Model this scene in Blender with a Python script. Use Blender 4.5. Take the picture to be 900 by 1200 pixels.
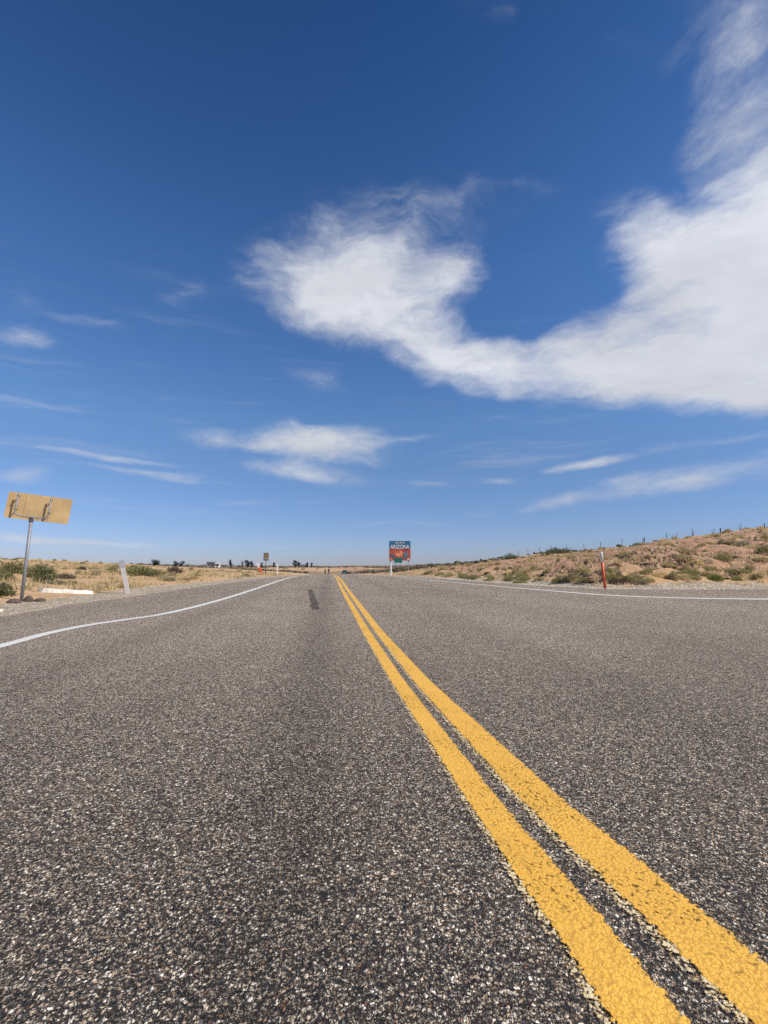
import bpy, bmesh, math, random
import numpy as np
from mathutils import Vector, Matrix

for o in list(bpy.data.objects):
    bpy.data.objects.remove(o)
SC = bpy.context.scene
COL = SC.collection
R = math.radians

# ------------------------------------------------------------------ camera
CAM_H, YAW, PITCH = 0.75, R(6.6), math.atan(62/540)
cam_d = bpy.data.cameras.new('camera')
cam_d.sensor_fit = 'AUTO'; cam_d.sensor_width = 36; cam_d.lens = 36*540/1200
cam_d.clip_start = .02; cam_d.clip_end = 12000
cam = bpy.data.objects.new('camera', cam_d); COL.objects.link(cam)
cam.location = (0, 0, CAM_H); cam.rotation_euler = (R(90)+PITCH, 0, -YAW)
SC.camera = cam

# ------------------------------------------------------------------ light
SUN_AZ, SUN_EL = R(118), R(45)            # azimuth from +Y towards +X: behind the camera, to the right
SUN_STRENGTH, SKY_STRENGTH, EXPOSURE = 4.3, .085, 0.3
sun_d = bpy.data.lights.new('sun', 'SUN'); sun_d.energy = SUN_STRENGTH; sun_d.angle = R(.53); sun_d.color = (1, .95, .87)
sun = bpy.data.objects.new('sun', sun_d); COL.objects.link(sun)
sd = Vector((math.sin(SUN_AZ)*math.cos(SUN_EL), math.cos(SUN_AZ)*math.cos(SUN_EL), math.sin(SUN_EL)))
sun.rotation_euler = sd.to_track_quat('Z', 'Y').to_euler(); sun.location = (20, -30, 40)
SC.view_settings.view_transform = 'Standard'; SC.view_settings.look = 'None'
SC.view_settings.exposure = EXPOSURE; SC.view_settings.gamma = 1; SC.view_settings.use_curve_mapping = False
SC.cycles.use_denoising = False
SC.cycles.max_bounces = 5; SC.cycles.diffuse_bounces = 2; SC.cycles.transparent_max_bounces = 8

# ------------------------------------------------------------------ node helpers
class NT:
    def __init__(s, tree): s.t = tree; s.n = tree.nodes; s.l = tree.links
    def node(s, typ, **kw):
        n = s.n.new(typ)
        for k, v in kw.items():
            if k == 'inp':
                for i, x in v.items():
                    if isinstance(x, bpy.types.NodeSocket): s.l.new(x, n.inputs[i])
                    else: n.inputs[i].default_value = x
            else: setattr(n, k, v)
        return n
    def math(s, op, a, b=None, c=None, clamp=False):
        n = s.n.new('ShaderNodeMath'); n.operation = op; n.use_clamp = clamp
        for i, x in enumerate((a, b, c)):
            if x is None: continue
            if isinstance(x, bpy.types.NodeSocket): s.l.new(x, n.inputs[i])
            else: n.inputs[i].default_value = x
        return n.outputs[0]
    def mix(s, f, a, b, blend='MIX'):
        n = s.n.new('ShaderNodeMix'); n.data_type = 'RGBA'; n.blend_type = blend; n.clamp_factor = True
        for i, x in ((0, f), (6, a), (7, b)):
            if isinstance(x, bpy.types.NodeSocket): s.l.new(x, n.inputs[i])
            elif i == 0: n.inputs[0].default_value = x
            else: n.inputs[i].default_value = (*x, 1) if len(x) == 3 else x
        return n.outputs[2]
    def noise(s, vec, scale, detail=3, rough=.55, out='Fac', dist=0):
        n = s.node('ShaderNodeTexNoise', inp={'Scale': scale, 'Detail': detail, 'Roughness': rough, 'Distortion': dist})
        if vec is not None: s.l.new(vec, n.inputs['Vector'])
        return n.outputs[out]
    def ramp(s, f, stops, interp='LINEAR'):
        n = s.n.new('ShaderNodeValToRGB'); cr = n.color_ramp; cr.interpolation = interp
        while len(cr.elements) < len(stops): cr.elements.new(.5)
        for e, (p, c) in zip(cr.elements, stops):
            e.position = p; e.color = (*c, 1) if len(c) == 3 else c
        s.l.new(f, n.inputs[0]); return n.outputs[0]
    def step(s, x, a, b):
        n = s.node('ShaderNodeMapRange', interpolation_type='SMOOTHSTEP', inp={0: x, 1: a, 2: b, 3: 0., 4: 1.})
        return n.outputs[0]
    def mapping(s, vec, loc=(0, 0, 0), rot=(0, 0, 0), scale=(1, 1, 1), typ='POINT'):
        n = s.node('ShaderNodeMapping', vector_type=typ)
        s.l.new(vec, n.inputs[0]); n.inputs[1].default_value = loc; n.inputs[2].default_value = rot; n.inputs[3].default_value = scale
        return n.outputs[0]

def new_mat(name):
    m = bpy.data.materials.new(name); m.use_nodes = True; m.node_tree.nodes.clear()
    t = NT(m.node_tree)
    out = t.node('ShaderNodeOutputMaterial'); b = t.node('ShaderNodeBsdfPrincipled')
    t.l.new(b.outputs[0], out.inputs[0])
    return m, t, b, out

# ------------------------------------------------------------------ sky with clouds (all by direction)
world = bpy.data.worlds.new('World'); SC.world = world; world.use_nodes = True
world.node_tree.nodes.clear(); W = NT(world.node_tree)
sky = W.node('ShaderNodeTexSky', sky_type='NISHITA', sun_disc=False, sun_elevation=SUN_EL, sun_rotation=SUN_AZ,
             altitude=1600, air_density=1.0, dust_density=.6, ozone_density=2.2)
tc = W.node('ShaderNodeTexCoord')
sep = W.node('ShaderNodeSeparateXYZ', inp={0: tc.outputs['Generated']})
az = W.math('MULTIPLY', W.math('ARCTAN2', sep.outputs[0], sep.outputs[1]), 57.29578)
el = W.math('MULTIPLY', W.math('ARCSINE', sep.outputs[2]), 57.29578)
q = W.node('ShaderNodeCombineXYZ', inp={0: az, 1: el, 2: 0.}).outputs[0]
def shifted(src, scale, amp, seed, detail=4, squash=1.0):
    n = W.node('ShaderNodeTexNoise', inp={'Vector': W.mapping(src, loc=(seed, seed*.7, seed*1.3), scale=(scale*squash, scale, 1)), 'Scale': 1., 'Detail': detail, 'Roughness': .55})
    v = W.node('ShaderNodeVectorMath', operation='SUBTRACT', inp={0: n.outputs['Color'], 1: (.5, .5, .5)}).outputs[0]
    v = W.node('ShaderNodeVectorMath', operation='MULTIPLY', inp={0: v, 1: (amp*1.6, amp, 0)}).outputs[0]
    return W.node('ShaderNodeVectorMath', operation='ADD', inp={0: src, 1: v}).outputs[0]
qw = shifted(q, .09, 7.0, 3.1, 5, .7)
qf = shifted(q, .16, 2.6, 8.3, 5, .5)       # thin streaks are bent less
CLOUDS = [(3.78, 32.23, 15.18, 5.35, -2.7, 1.12),
          (-0.66, 29.6, 9.99, 3.37, -18.9, 0.55),
          (7.18, 38.9, 12.07, 3.79, 2.5, 0.42),
          (14.34, 25.73, 12.45, 3.6, -23.2, 0.78),
          (15.58, 32.37, 6.57, 4.72, -13.6, 0.34),
          (31.45, 21.12, 20.38, 3.67, -11.9, 1.0),
          (44.54, 22.18, 13.99, 7.1, -7.2, 1.1),
          (45.92, 30.06, 10.3, 5.71, -9.9, 1.15),
          (49.06, 37.11, 7.51, 5.97, -65.7, 0.44),
          (48.16, 43.84, 8.62, 6.96, -50.7, 0.35),
          (52.67, 24.35, 11.96, 8.1, -79.7, 0.9),
          (37.7, 32.65, 6.48, 5.03, -34.5, 0.8),
          (35.73, 25.57, 7.33, 3.36, 14.2, 0.45),
          (40.63, 19.43, 10.93, 2.81, -14.7, 0.5),
          (26.17, 31.16, 8.95, 5.16, 3.2, -0.6),
          (46.95, 18.21, 3.88, 0.79, -4.9, -0.4),
          (41.26, 27.83, 5.23, 0.8, 1.8, -0.25),
          (-1.16, 14.12, 8.72, 3.11, -3.8, 1.05),
          (-3.01, 11.16, 9.95, 1.35, -4.1, 0.6),
          (-13.04, 14.63, 5.77, 1.58, -3.0, 0.55),
          (0.63, 15.93, 10.79, 1.33, 9.2, 0.35),
          (39.93, 8.87, 15.08, 1.42, 6.1, 0.7),
          (30.5, 11.24, 4.97, 0.68, 1.5, 0.75),
          (20.83, 10.15, 4.05, 0.62, 0.5, 0.5),
          (43.08, 12.14, 9.85, 0.85, 2.2, 0.35),
          (13.03, 9.98, 4.78, 0.74, -1.1, 0.45),
          (26.14, 7.18, 4.76, 0.7, 5.9, 0.4),
          (-25.74, 11.39, 10.07, 0.54, 0.1, 0.6),
          (-21.62, 10.28, 9.23, 0.47, 0.9, 0.5),
          (-17.23, 9.69, 6.31, 0.49, -0.1, 0.45),
          (-32.72, 22.03, 3.03, 1.24, 6.5, 0.55),
          (-27.04, 24.84, 3.95, 0.96, 9.9, 0.42),
          (-33.02, 25.55, 3.88, 2.34, -6.5, 0.28),
          (-25.94, 2.22, 7.94, 0.44, -3.3, 0.65),
          (-31.62, 2.82, 3.3, 0.74, -5.6, 0.4),
          (-5.91, 2.26, 9.08, 0.62, 0.5, 0.3),
          (-32.35, 8.43, 3.31, 1.64, 14.5, 0.5),
          (-1.63, 22.36, 4.81, 2.36, -9.2, 0.36),
          (24.58, 40.4, 7.48, 1.04, -11.7, 0.15),
          (8.77, 15.48, 6.51, 0.72, 3.2, 0.4),
          (-30.15, 15.91, 5.74, 0.41, 11.2, 0.3),
          (-10.05, 7.5, 5.9, 0.71, -0.9, 0.35),
          (-18.25, 29.39, 3.86, 1.76, 20.8, 0.25),
          (24.33, 52.75, 12.32, 1.26, -11.3, 0.16),
          (38.01, 47.07, 7.09, 1.62, -32.7, 0.12),
          (23.23, 34.45, 12.19, 5.77, 3.3, 0.13),
          (16.87, 39.05, 12.35, 2.96, -8.3, 0.06),
          (25.07, 29.2, 11.35, 2.54, -24.4, 0.12),
          (-14.98, 31.24, 8.78, 3.3, 3.4, 0.12),
          (8.8, 20.07, 9.86, 1.4, -9.8, 0.14)]
tot = None
for (ca, ce, ra, rb, rot, amp) in CLOUDS:
    src = qf if rb < 2.4 else qw
    p = W.mapping(src, loc=(ca, ce, 0), rot=(0, 0, R(rot)), scale=(ra*1.3, rb*1.3, 1), typ='TEXTURE')
    g = W.node('ShaderNodeTexGradient', gradient_type='SPHERICAL', inp={0: p}).outputs['Fac']
    g = W.math('POWER', g, 1.15)
    tot = W.math('MULTIPLY', g, amp) if tot is None else W.math('MULTIPLY_ADD', g, amp, tot)
wis = W.noise(W.mapping(qw, scale=(.055, .17, 1), rot=(0, 0, R(-8))), 1.0, 8, .62)
fine = W.noise(W.mapping(qw, scale=(.22, .55, 1), rot=(0, 0, R(-14))), 1.0, 8, .66)
tx = W.math('MULTIPLY_ADD', W.math('SUBTRACT', wis, .5), 1.15, tot)
tx = W.math('MULTIPLY_ADD', W.math('SUBTRACT', fine, .5), .72, tx)
gate = W.step(tot, .02, .34)
dens = W.math('MULTIPLY', W.math('POWER', W.step(tx, -.02, 1.16), 1.0), gate)
streak = W.noise(W.mapping(qf, scale=(.035, .42, 1), rot=(0, 0, R(4)), loc=(2, 9, 0)), 1.0, 6, .6)
veil = W.math('MULTIPLY', W.step(streak, .53, .82), W.math('MULTIPLY', W.step(el, 38, 8), .34))
dens = W.math('MAXIMUM', dens, veil)
dens = W.math('MULTIPLY', dens, W.math('MULTIPLY_ADD', fine, .40, .77))
dens = W.math('MINIMUM', dens, .96)
# the clear sky: richer blue overhead
hsv = W.node('ShaderNodeHueSaturation', inp={'Hue': .508, 'Saturation': 1.16, 'Value': 1.0, 'Color': sky.outputs[0]})
elev_gain = W.ramp(W.math('DIVIDE', el, 90., clamp=True), [(0, (.27, .29, .46)), (.063, (.375, .40, .49)), (.13, (.50, .52, .535)), (.19, (.58, .64, .625)), (.25, (.56, .65, .665)), (.37, (.50, .645, .69)), (.61, (.24, .405, .485)), (1, (.18, .33, .42))])
elev_gain = W.mix(1.0, elev_gain, (2.0, 2.0, 2.0), 'MULTIPLY')
clear = W.mix(1.0, hsv.outputs[0], elev_gain, 'MULTIPLY')
cl_col = W.mix(W.step(el, 0, 28), (5.7, 5.9, 6.4), (6.8, 7.0, 7.5))
shade = W.math('MULTIPLY_ADD', W.noise(W.mapping(qw, scale=(.05, .15, 1), rot=(0, 0, R(-10))), 1.0, 7, .6), .62, .69)
cl_col = W.mix(1.0, cl_col, W.node('ShaderNodeCombineColor', inp={0: shade, 1: shade, 2: shade}).outputs[0], 'MULTIPLY')
allsky = W.mix(dens, clear, cl_col)
bg = W.node('ShaderNodeBackground', inp={'Color': allsky, 'Strength': SKY_STRENGTH})
wo = W.node('ShaderNodeOutputWorld'); W.l.new(bg.outputs[0], wo.inputs[0])

# ------------------------------------------------------------------ object helpers
def tag(o, label=None, cat=None, group=None, kind=None):
    if label: o['label'] = label
    if cat: o['category'] = cat
    if group: o['group'] = group
    if kind: o['kind'] = kind
    return o
def link(name, me, mat=None, parent=None):
    o = bpy.data.objects.new(name, me); COL.objects.link(o)
    if mat is not None:
        me.materials.clear(); me.materials.append(mat)
    if parent is not None: o.parent = parent
    return o
def empty(name, loc, rot=(0, 0, 0)):
    o = bpy.data.objects.new(name, None); COL.objects.link(o)
    o.location = loc; o.rotation_euler = rot; o.empty_display_size = .2
    return o
def mesh_from(name, verts, faces, smooth=False):
    me = bpy.data.meshes.new(name); me.from_pydata([tuple(v) for v in verts], [], faces); me.update()
    if smooth: me.polygons.foreach_set('use_smooth', [True]*len(me.polygons))
    return me
def bm_mesh(name, bm, smooth=False):
    me = bpy.data.meshes.new(name); bmesh.ops.recalc_face_normals(bm, faces=bm.faces); bm.to_mesh(me); bm.free()
    if smooth: me.polygons.foreach_set('use_smooth', [True]*len(me.polygons))
    return me
def add_box(bm, c, s, rot=None, bevel=0):
    r = bmesh.ops.create_cube(bm, size=1)
    M = Matrix.Translation(c) @ (rot.to_4x4() if rot else Matrix()) @ Matrix.Diagonal((*s, 1))
    bmesh.ops.transform(bm, matrix=M, verts=r['verts'])
    if bevel:
        es = list({e for v in r['verts'] for e in v.link_edges})
        bmesh.ops.bevel(bm, geom=es, offset=bevel, segments=2, affect='EDGES', profile=.5)
def add_tube(bm, pts, rad, seg=10, cap=True):
    pts = [Vector(p) for p in pts]; rings = []
    rads = rad if isinstance(rad, (list, tuple)) else [rad]*len(pts)
    up = Vector((.13, .98, .1))
    for i, p in enumerate(pts):
        d = (pts[min(i+1, len(pts)-1)]-pts[max(i-1, 0)]).normalized()
        a = d.cross(up)
        if a.length < .05: a = d.cross(Vector((1, .1, 0)))
        a.normalize(); b = d.cross(a)
        rings.append([bm.verts.new(p + (a*math.cos(t)+b*math.sin(t))*rads[i]) for t in [2*math.pi*k/seg for k in range(seg)]])
    for r0, r1 in zip(rings[:-1], rings[1:]):
        for k in range(seg): bm.faces.new((r0[k], r0[(k+1) % seg], r1[(k+1) % seg], r1[k]))
    if cap:
        bm.faces.new(rings[0][::-1]); bm.faces.new(rings[-1])
def add_prism(bm, poly, y0, y1):
    """polygon of (x, z) extruded from y0 to y1"""
    a = [bm.verts.new((x, y0, z)) for x, z in poly]; b = [bm.verts.new((x, y1, z)) for x, z in poly]
    n = len(poly); bm.faces.new(a); bm.faces.new(b[::-1])
    for i in range(n): bm.faces.new((a[i], b[i], b[(i+1) % n], a[(i+1) % n]))

# ---TERRAIN BEGIN
def vnoise(x, y, seed=0):
    xi = np.floor(x).astype(np.int64); yi = np.floor(y).astype(np.int64)
    fx = x - xi; fy = y - yi
    fx = fx*fx*(3-2*fx); fy = fy*fy*(3-2*fy)
    def h(a, b):
        n = (a*374761393 + b*668265263 + seed*1274126177) & 0x7fffffff
        n = ((n ^ (n >> 13)) * 1274126177) & 0x7fffffff
        return ((n ^ (n >> 16)) & 0xffff) / 65535.0
    return (h(xi, yi)*(1-fx)+h(xi+1, yi)*fx)*(1-fy) + (h(xi, yi+1)*(1-fx)+h(xi+1, yi+1)*fx)*fy
def fbm(x, y, octs=4, seed=0):
    s = 0; a = .5; t = 0
    for o in range(octs):
        s = s + a*vnoise(x*2**o+17.3*o, y*2**o-9.1*o, seed+o); t += a; a *= .5
    return s/t*2-1
def sst(a, b, x):
    t = np.clip((x-a)/(b-a), 0, 1); return t*t*(3-2*t)
def road_z(Y):
    Y = np.asarray(Y, float)
    t = np.clip((Y-14)/34, 0, None)
    # integral of slope -.0185*smooth ramp
    r = np.where(t < 1, 34*(t**3-t**4/2), 34*.5+34*(np.minimum(t, 7.0)-1)+17*(1-np.exp(-np.clip(t-7, 0, None)*2)))
    return -.0190*r
LEFT_EDGE = [(-9, -12), (-6.5, -2), (-5.2, 3), (-4.7, 6.5), (-4.85, 8.4), (-4.95, 9.5), (-4.7, 11.5), (-4.5, 17.5), (-3.95, 25), (-3.5, 34), (-3.4, 60), (-3.4, 330)]
RIGHT_EDGE = [(5.0, 330), (5.0, 60), (5.05, 40), (5.4, 34), (5.9, 28), (6.85, 21.2), (7.6, 15.8), (8.5, 13.9), (10.7, 13.15), (13.8, 13.0), (22, 12.2), (40, 8), (60, 0), (62, -12)]
def seg_dist(X, Y, pl):
    best = np.full(np.shape(X), 1e9)
    for (ax, ay), (bx, by) in zip(pl[:-1], pl[1:]):
        dx, dy = bx-ax, by-ay
        t = np.clip(((X-ax)*dx+(Y-ay)*dy)/(dx*dx+dy*dy), 0, 1)
        best = np.minimum(best, np.hypot(X-ax-t*dx, Y-ay-t*dy))
    return best
def inside_road(X, Y):
    poly = LEFT_EDGE + RIGHT_EDGE
    c = np.zeros(np.shape(X), bool)
    n = len(poly)
    for i in range(n):
        x1, y1 = poly[i]; x2, y2 = poly[(i+1) % n]
        if y1 == y2: continue
        k = ((y1 > Y) != (y2 > Y)) & (X < (x2-x1)*(Y-y1)/(y2-y1)+x1)
        c ^= k
    return c
def terrain(X, Y):
    X = np.asarray(X, float); Y = np.asarray(Y, float)
    zr = road_z(Y)
    dl = seg_dist(X, Y, LEFT_EDGE); dr = seg_dist(X, Y, RIGHT_EDGE)
    ins = inside_road(X, Y)
    left = (~ins) & (dl < dr)
    e = np.where(ins, -np.minimum(dl, dr), np.minimum(dl, dr))
    # left: low sandy rise
    L = zr + np.interp(dl, [0, 1.2, 2.2, 6, 14, 30, 60, 150, 500, 5000], [0, .02, .12, .42, .85, 1.75, 2.2, 3.0, 3.5, 3.5])*(1+.0*Y)
    L = L + np.minimum(dl*.03, .42)*fbm(X*.12, Y*.12, 3, 5)*.75
    # right: cut bank up to a plateau
    d = np.clip(dr-1.1, 0, None)
    s = np.interp(d, [0, .8, 3, 8, 13, 20, 34, 42, 5000], [0, .03, .13, .255, .385, .58, .78, 1, 1])**(1+.5*sst(40, 90, Y))
    top = np.interp(Y-.6*X, [-50, 0, 11.4, 16.4, 19, 23, 30, 33, 48, 80, 130, 250], [9, 8, 6.4, 4.8, 4.2, 4.05, 3.95, 3.7, 3.6, 3.1, 1.7, -.3]) + .25*fbm(X*.03, Y*.03, 2, 11)
    R = zr*(1-s) + top*s + np.minimum(d*.05, .17)*fbm(X*.33+Y*.12, Y*.33, 4, 21)*.9
    z = np.where(left, L, R)
    z = np.where(ins, zr-.02-.1*sst(0, .6, -e), z-.02)
    # far country: the valley closes with a low dirt hill and scrub ridges
    D = np.hypot(X, Y)
    hill = -1.45 + .9*fbm(X*.012, Y*.012, 3, 31) - .004*np.clip(D-450, 0, 2500)
    hill = hill + 4.4*sst(40, 170, X)*sst(400, 560, D) + 2.2*sst(-20, -160, X)*1.0
    k = sst(248, 318, Y + 6*fbm(X*.05, Y*.05, 2, 3))
    k = np.maximum(k, sst(200, 420, np.abs(X)))
    z = z*(1-k) + hill*k
    return z, e, left, ins, d
# ---TERRAIN END
def gz(x, y):
    return float(terrain(np.array([x]), np.array([y]))[0][0])
# ------------------------------------------------------------------ ground material
def ground_material():
    m, t, b, out = new_mat('desert_ground')
    tc = t.node('ShaderNodeTexCoord'); P = tc.outputs['Object']
    zone = t.node('ShaderNodeVertexColor', layer_name='zone')
    sp = t.node('ShaderNodeSeparateColor', inp={0: zone.outputs[0]})
    grav, red, scrub = sp.outputs[0], sp.outputs[1], sp.outputs[2]
    n1 = t.noise(P, .35, 5, .6); n2 = t.noise(P, 2.2, 5, .65); n3 = t.noise(P, 14, 4, .65); n4 = t.noise(P, 60, 3, .6)
    sand = t.mix(t.step(n1, .35, .65), (.60, .405, .23), (.56, .345, .18))
    redc = t.mix(t.step(n2, .35, .65), (.46, .235, .14), (.54, .335, .215))
    c = t.mix(t.step(t.math('MULTIPLY_ADD', t.math('SUBTRACT', n1, .5), 1.2, red), .3, .7), sand, redc)
    # dry litter and small plants darken patches
    lit = t.step(t.math('ADD', t.math('MULTIPLY', n2, .6), t.math('MULTIPLY', n3, .4)), .50, .62)
    c = t.mix(t.math('MULTIPLY', lit, .6), c, (.27, .20, .085))
    c = t.mix(t.math('MULTIPLY', t.step(n3, .56, .70), .45), c, (.17, .13, .07))
    scr = t.mix(t.step(t.noise(P, .11, 5, .7), .42, .6), (.19, .145, .10), (.115, .095, .07))
    scr = t.mix(t.step(t.noise(P, .02, 4, .6), .54, .66), scr, (.36, .24, .135))
    c = t.mix(scrub, c, scr)
    # gravel
    v = t.node('ShaderNodeTexVoronoi', inp={'Vector': P, 'Scale': 26.})
    vr = t.node('ShaderNodeSeparateColor', inp={0: v.outputs['Color']}).outputs[0]
    gc = t.ramp(vr, [(0, (.24, .18, .12)), (.35, (.42, .33, .23)), (.7, (.52, .43, .31)), (.93, (.64, .55, .43)), (1, (.74, .66, .54))])
    gc = t.mix(t.step(n2, .45, .7), gc, (.33, .25, .165))
    gm = t.step(t.math('ADD', grav, t.math('MULTIPLY', t.math('SUBTRACT', t.math('ADD', t.math('MULTIPLY', n2, .6), t.math('MULTIPLY', n3, .4)), .5), 1.1)), .4, .6)
    c = t.mix(gm, c, gc)
    c = t.mix(t.math('MULTIPLY', n4, .35), c, t.mix(.5, c, (.1, .075, .05)))
    t.l.new(c, b.inputs['Base Color']); b.inputs['Roughness'].default_value = .95; b.inputs['Specular IOR Level'].default_value = .15
    h = t.math('ADD', t.math('MULTIPLY', n2, .12), t.math('ADD', t.math('MULTIPLY', n3, .05), t.math('MULTIPLY', n4, .012)))
    h = t.math('ADD', h, t.math('MULTIPLY', t.math('MULTIPLY', t.math('SUBTRACT', .5, v.outputs['Distance']), gm), .025))
    bp = t.node('ShaderNodeBump', inp={'Strength': .9, 'Distance': 1.0, 'Height': h})
    t.l.new(bp.outputs[0], b.inputs['Normal'])
    return m
M_GROUND = ground_material()

# ------------------------------------------------------------------ asphalt chip seal
def chips(t, P):
    """aggregate shared by the asphalt and the paint that lies over it"""
    wv = t.node('ShaderNodeVectorMath', operation='MULTIPLY', inp={0: t.noise(P, 70, 2, .5, 'Color'), 1: (.013, .013, .013)}).outputs[0]
    Pw = t.node('ShaderNodeVectorMath', operation='ADD', inp={0: P, 1: wv}).outputs[0]
    w2 = t.node('ShaderNodeVectorMath', operation='MULTIPLY', inp={0: t.noise(P, 210, 3, .6, 'Color'), 1: (.0075, .0075, .0075)}).outputs[0]
    Pw = t.node('ShaderNodeVectorMath', operation='ADD', inp={0: Pw, 1: w2}).outputs[0]
    v = t.node('ShaderNodeTexVoronoi', inp={'Vector': Pw, 'Scale': 128.})
    return Pw, v
def asphalt_material(name='chip_seal_asphalt', tone=1.0):
    m, t, b, out = new_mat(name)
    P = t.node('ShaderNodeTexCoord').outputs['Object']
    Pw, v = chips(t, P)
    s = t.node('ShaderNodeSeparateColor', inp={0: v.outputs['Color']})
    v2 = t.node('ShaderNodeTexVoronoi', inp={'Vector': Pw, 'Scale': 250.})
    s2 = t.node('ShaderNodeSeparateColor', inp={0: v2.outputs['Color']})
    small = t.step(t.math('ADD', s2.outputs[1], t.math('MULTIPLY', t.noise(P, 45, 3), .6)), .92, .96)     # patches of finer stone
    pick = t.math('ADD', t.math('MULTIPLY', s.outputs[0], t.math('SUBTRACT', 1., small)), t.math('MULTIPLY', s2.outputs[0], small))
    pick = t.math('ADD', pick, t.math('MULTIPLY', t.math('SUBTRACT', t.noise(P, 330, 2), .5), .26))
    col = t.ramp(pick, [(0, (.022, .020, .019)), (.20, (.050, .042, .036)), (.42, (.165, .136, .108)), (.62, (.31, .252, .196)), (.82, (.46, .40, .33)), (.95, (.58, .53, .47)), (1, (.70, .66, .61))])
    col = t.mix(t.math('MULTIPLY', t.step(s.outputs[1], .86, .96), .5), col, (.24, .13, .075))       # a few rusty stones
    col = t.mix(t.math('MULTIPLY', t.step(s.outputs[2], .86, .96), .45), col, (.10, .12, .14))      # a few bluish ones
    far = t.step(t.math('ADD', t.node('ShaderNodeSeparateXYZ', inp={0: P}).outputs[1], t.math('MULTIPLY', t.noise(P, .7, 3), 2.)), .6, 7.)     # gap shade painted weaker up the lane, where a low view hides it
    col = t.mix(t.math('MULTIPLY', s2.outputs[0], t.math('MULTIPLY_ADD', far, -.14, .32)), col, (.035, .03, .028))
    d = t.math('ADD', t.math('MULTIPLY', v.outputs['Distance'], t.math('SUBTRACT', 1., small)), t.math('MULTIPLY', v2.outputs['Distance'], small))
    d = t.math('ADD', d, t.math('MULTIPLY', t.math('SUBTRACT', t.noise(P, 260, 2), .5), .35))
    col = t.mix(t.math('MULTIPLY', t.step(d, .33, .58), t.math('MULTIPLY_ADD', far, -.30, .95)), col, (.008, .008, .009))                # tar between stones, with the shade of the gaps painted in
    # wear: slow changes across and along the road
    px = t.mapping(P, scale=(.75, .05, 1)); wn = t.noise(px, 1.0, 4, .6); bn = t.noise(P, .55, 4, .6)
    k = t.math('MULTIPLY_ADD', wn, .55, .73); k = t.math('MULTIPLY', k, t.math('MULTIPLY_ADD', bn, .5, .75)); k = t.math('MULTIPLY', k, tone)
    k = t.math('MULTIPLY', k, t.math('MULTIPLY_ADD', t.step(t.node('ShaderNodeSeparateXYZ', inp={0: P}).outputs[1], 5., 16.), -.17, 1.))     # darker further up the road
    k = t.math('MULTIPLY', k, t.math('MULTIPLY_ADD', t.noise(P, 26, 3, .7), 1.1, .45))     # stones bunch together
    wx = t.math('ADD', t.node('ShaderNodeSeparateXYZ', inp={0: P}).outputs[0], t.math('MULTIPLY', t.math('SUBTRACT', t.noise(t.mapping(P, scale=(.2, .25, 1)), 1.0, 3), .5), .25))
    for cx_, hw, amt in ((-.12, .36, .21), (-1.95, .40, .10), (1.75, .42, .10), (3.4, .42, .08)):      # oily and polished wheel tracks
        g = t.math('SUBTRACT', 1., t.step(t.math('ABSOLUTE', t.math('SUBTRACT', wx, cx_)), 0., hw))
        k = t.math('MULTIPLY', k, t.math('MULTIPLY_ADD', g, -amt, 1.))
    k = t.math('MULTIPLY', k, t.math('MULTIPLY_ADD', t.step(t.noise(t.mapping(P, scale=(1., .55, 1)), 1.3, 5, .65), .62, .72), -.16, 1.))     # blotches
    col = t.mix(1.0, col, t.node('ShaderNodeCombineColor', inp={0: t.math('MULTIPLY', k, 2.38), 1: t.math('MULTIPLY', k, 2.21), 2: t.math('MULTIPLY', k, 1.96)}).outputs[0], 'MULTIPLY')
    t.l.new(col, b.inputs['Base Color'])
    b.inputs['Roughness'].default_value = .75; b.inputs['Specular IOR Level'].default_value = .22
    h = t.math('SUBTRACT', .8, d); h = t.math('MULTIPLY', h, t.math('MULTIPLY_ADD', s.outputs[1], .7, .5))
    h = t.math('ADD', h, t.math('MULTIPLY', t.math('SUBTRACT', .6, v2.outputs['Distance']), .25))
    bp = t.node('ShaderNodeBump', inp={'Strength': 1.0, 'Distance': .009, 'Height': h})
    t.l.new(bp.outputs[0], b.inputs['Normal'])
    return m
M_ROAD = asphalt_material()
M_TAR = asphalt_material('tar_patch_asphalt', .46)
t_ = NT(M_TAR.node_tree); b_ = [n for n in M_TAR.node_tree.nodes if n.type == 'BSDF_PRINCIPLED'][0]
uv_ = t_.node('ShaderNodeSeparateXYZ', inp={0: t_.node('ShaderNodeUVMap', uv_map='UVMap').outputs[0]})
e_ = t_.math('MULTIPLY', t_.step(t_.math('SUBTRACT', .5, t_.math('ABSOLUTE', t_.math('SUBTRACT', uv_.outputs[0], .5))), .0, .28), t_.step(t_.math('SUBTRACT', .5, t_.math('ABSOLUTE', t_.math('SUBTRACT', uv_.outputs[1], .5))), .0, .14))
a_ = t_.step(t_.math('ADD', e_, t_.math('MULTIPLY', t_.math('SUBTRACT', t_.noise(t_.node('ShaderNodeTexCoord').outputs['Object'], 9., 4, .7), .5), .7)), .12, .55)
t_.l.new(t_.math('MULTIPLY', a_, .9), b_.inputs['Alpha'])

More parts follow.
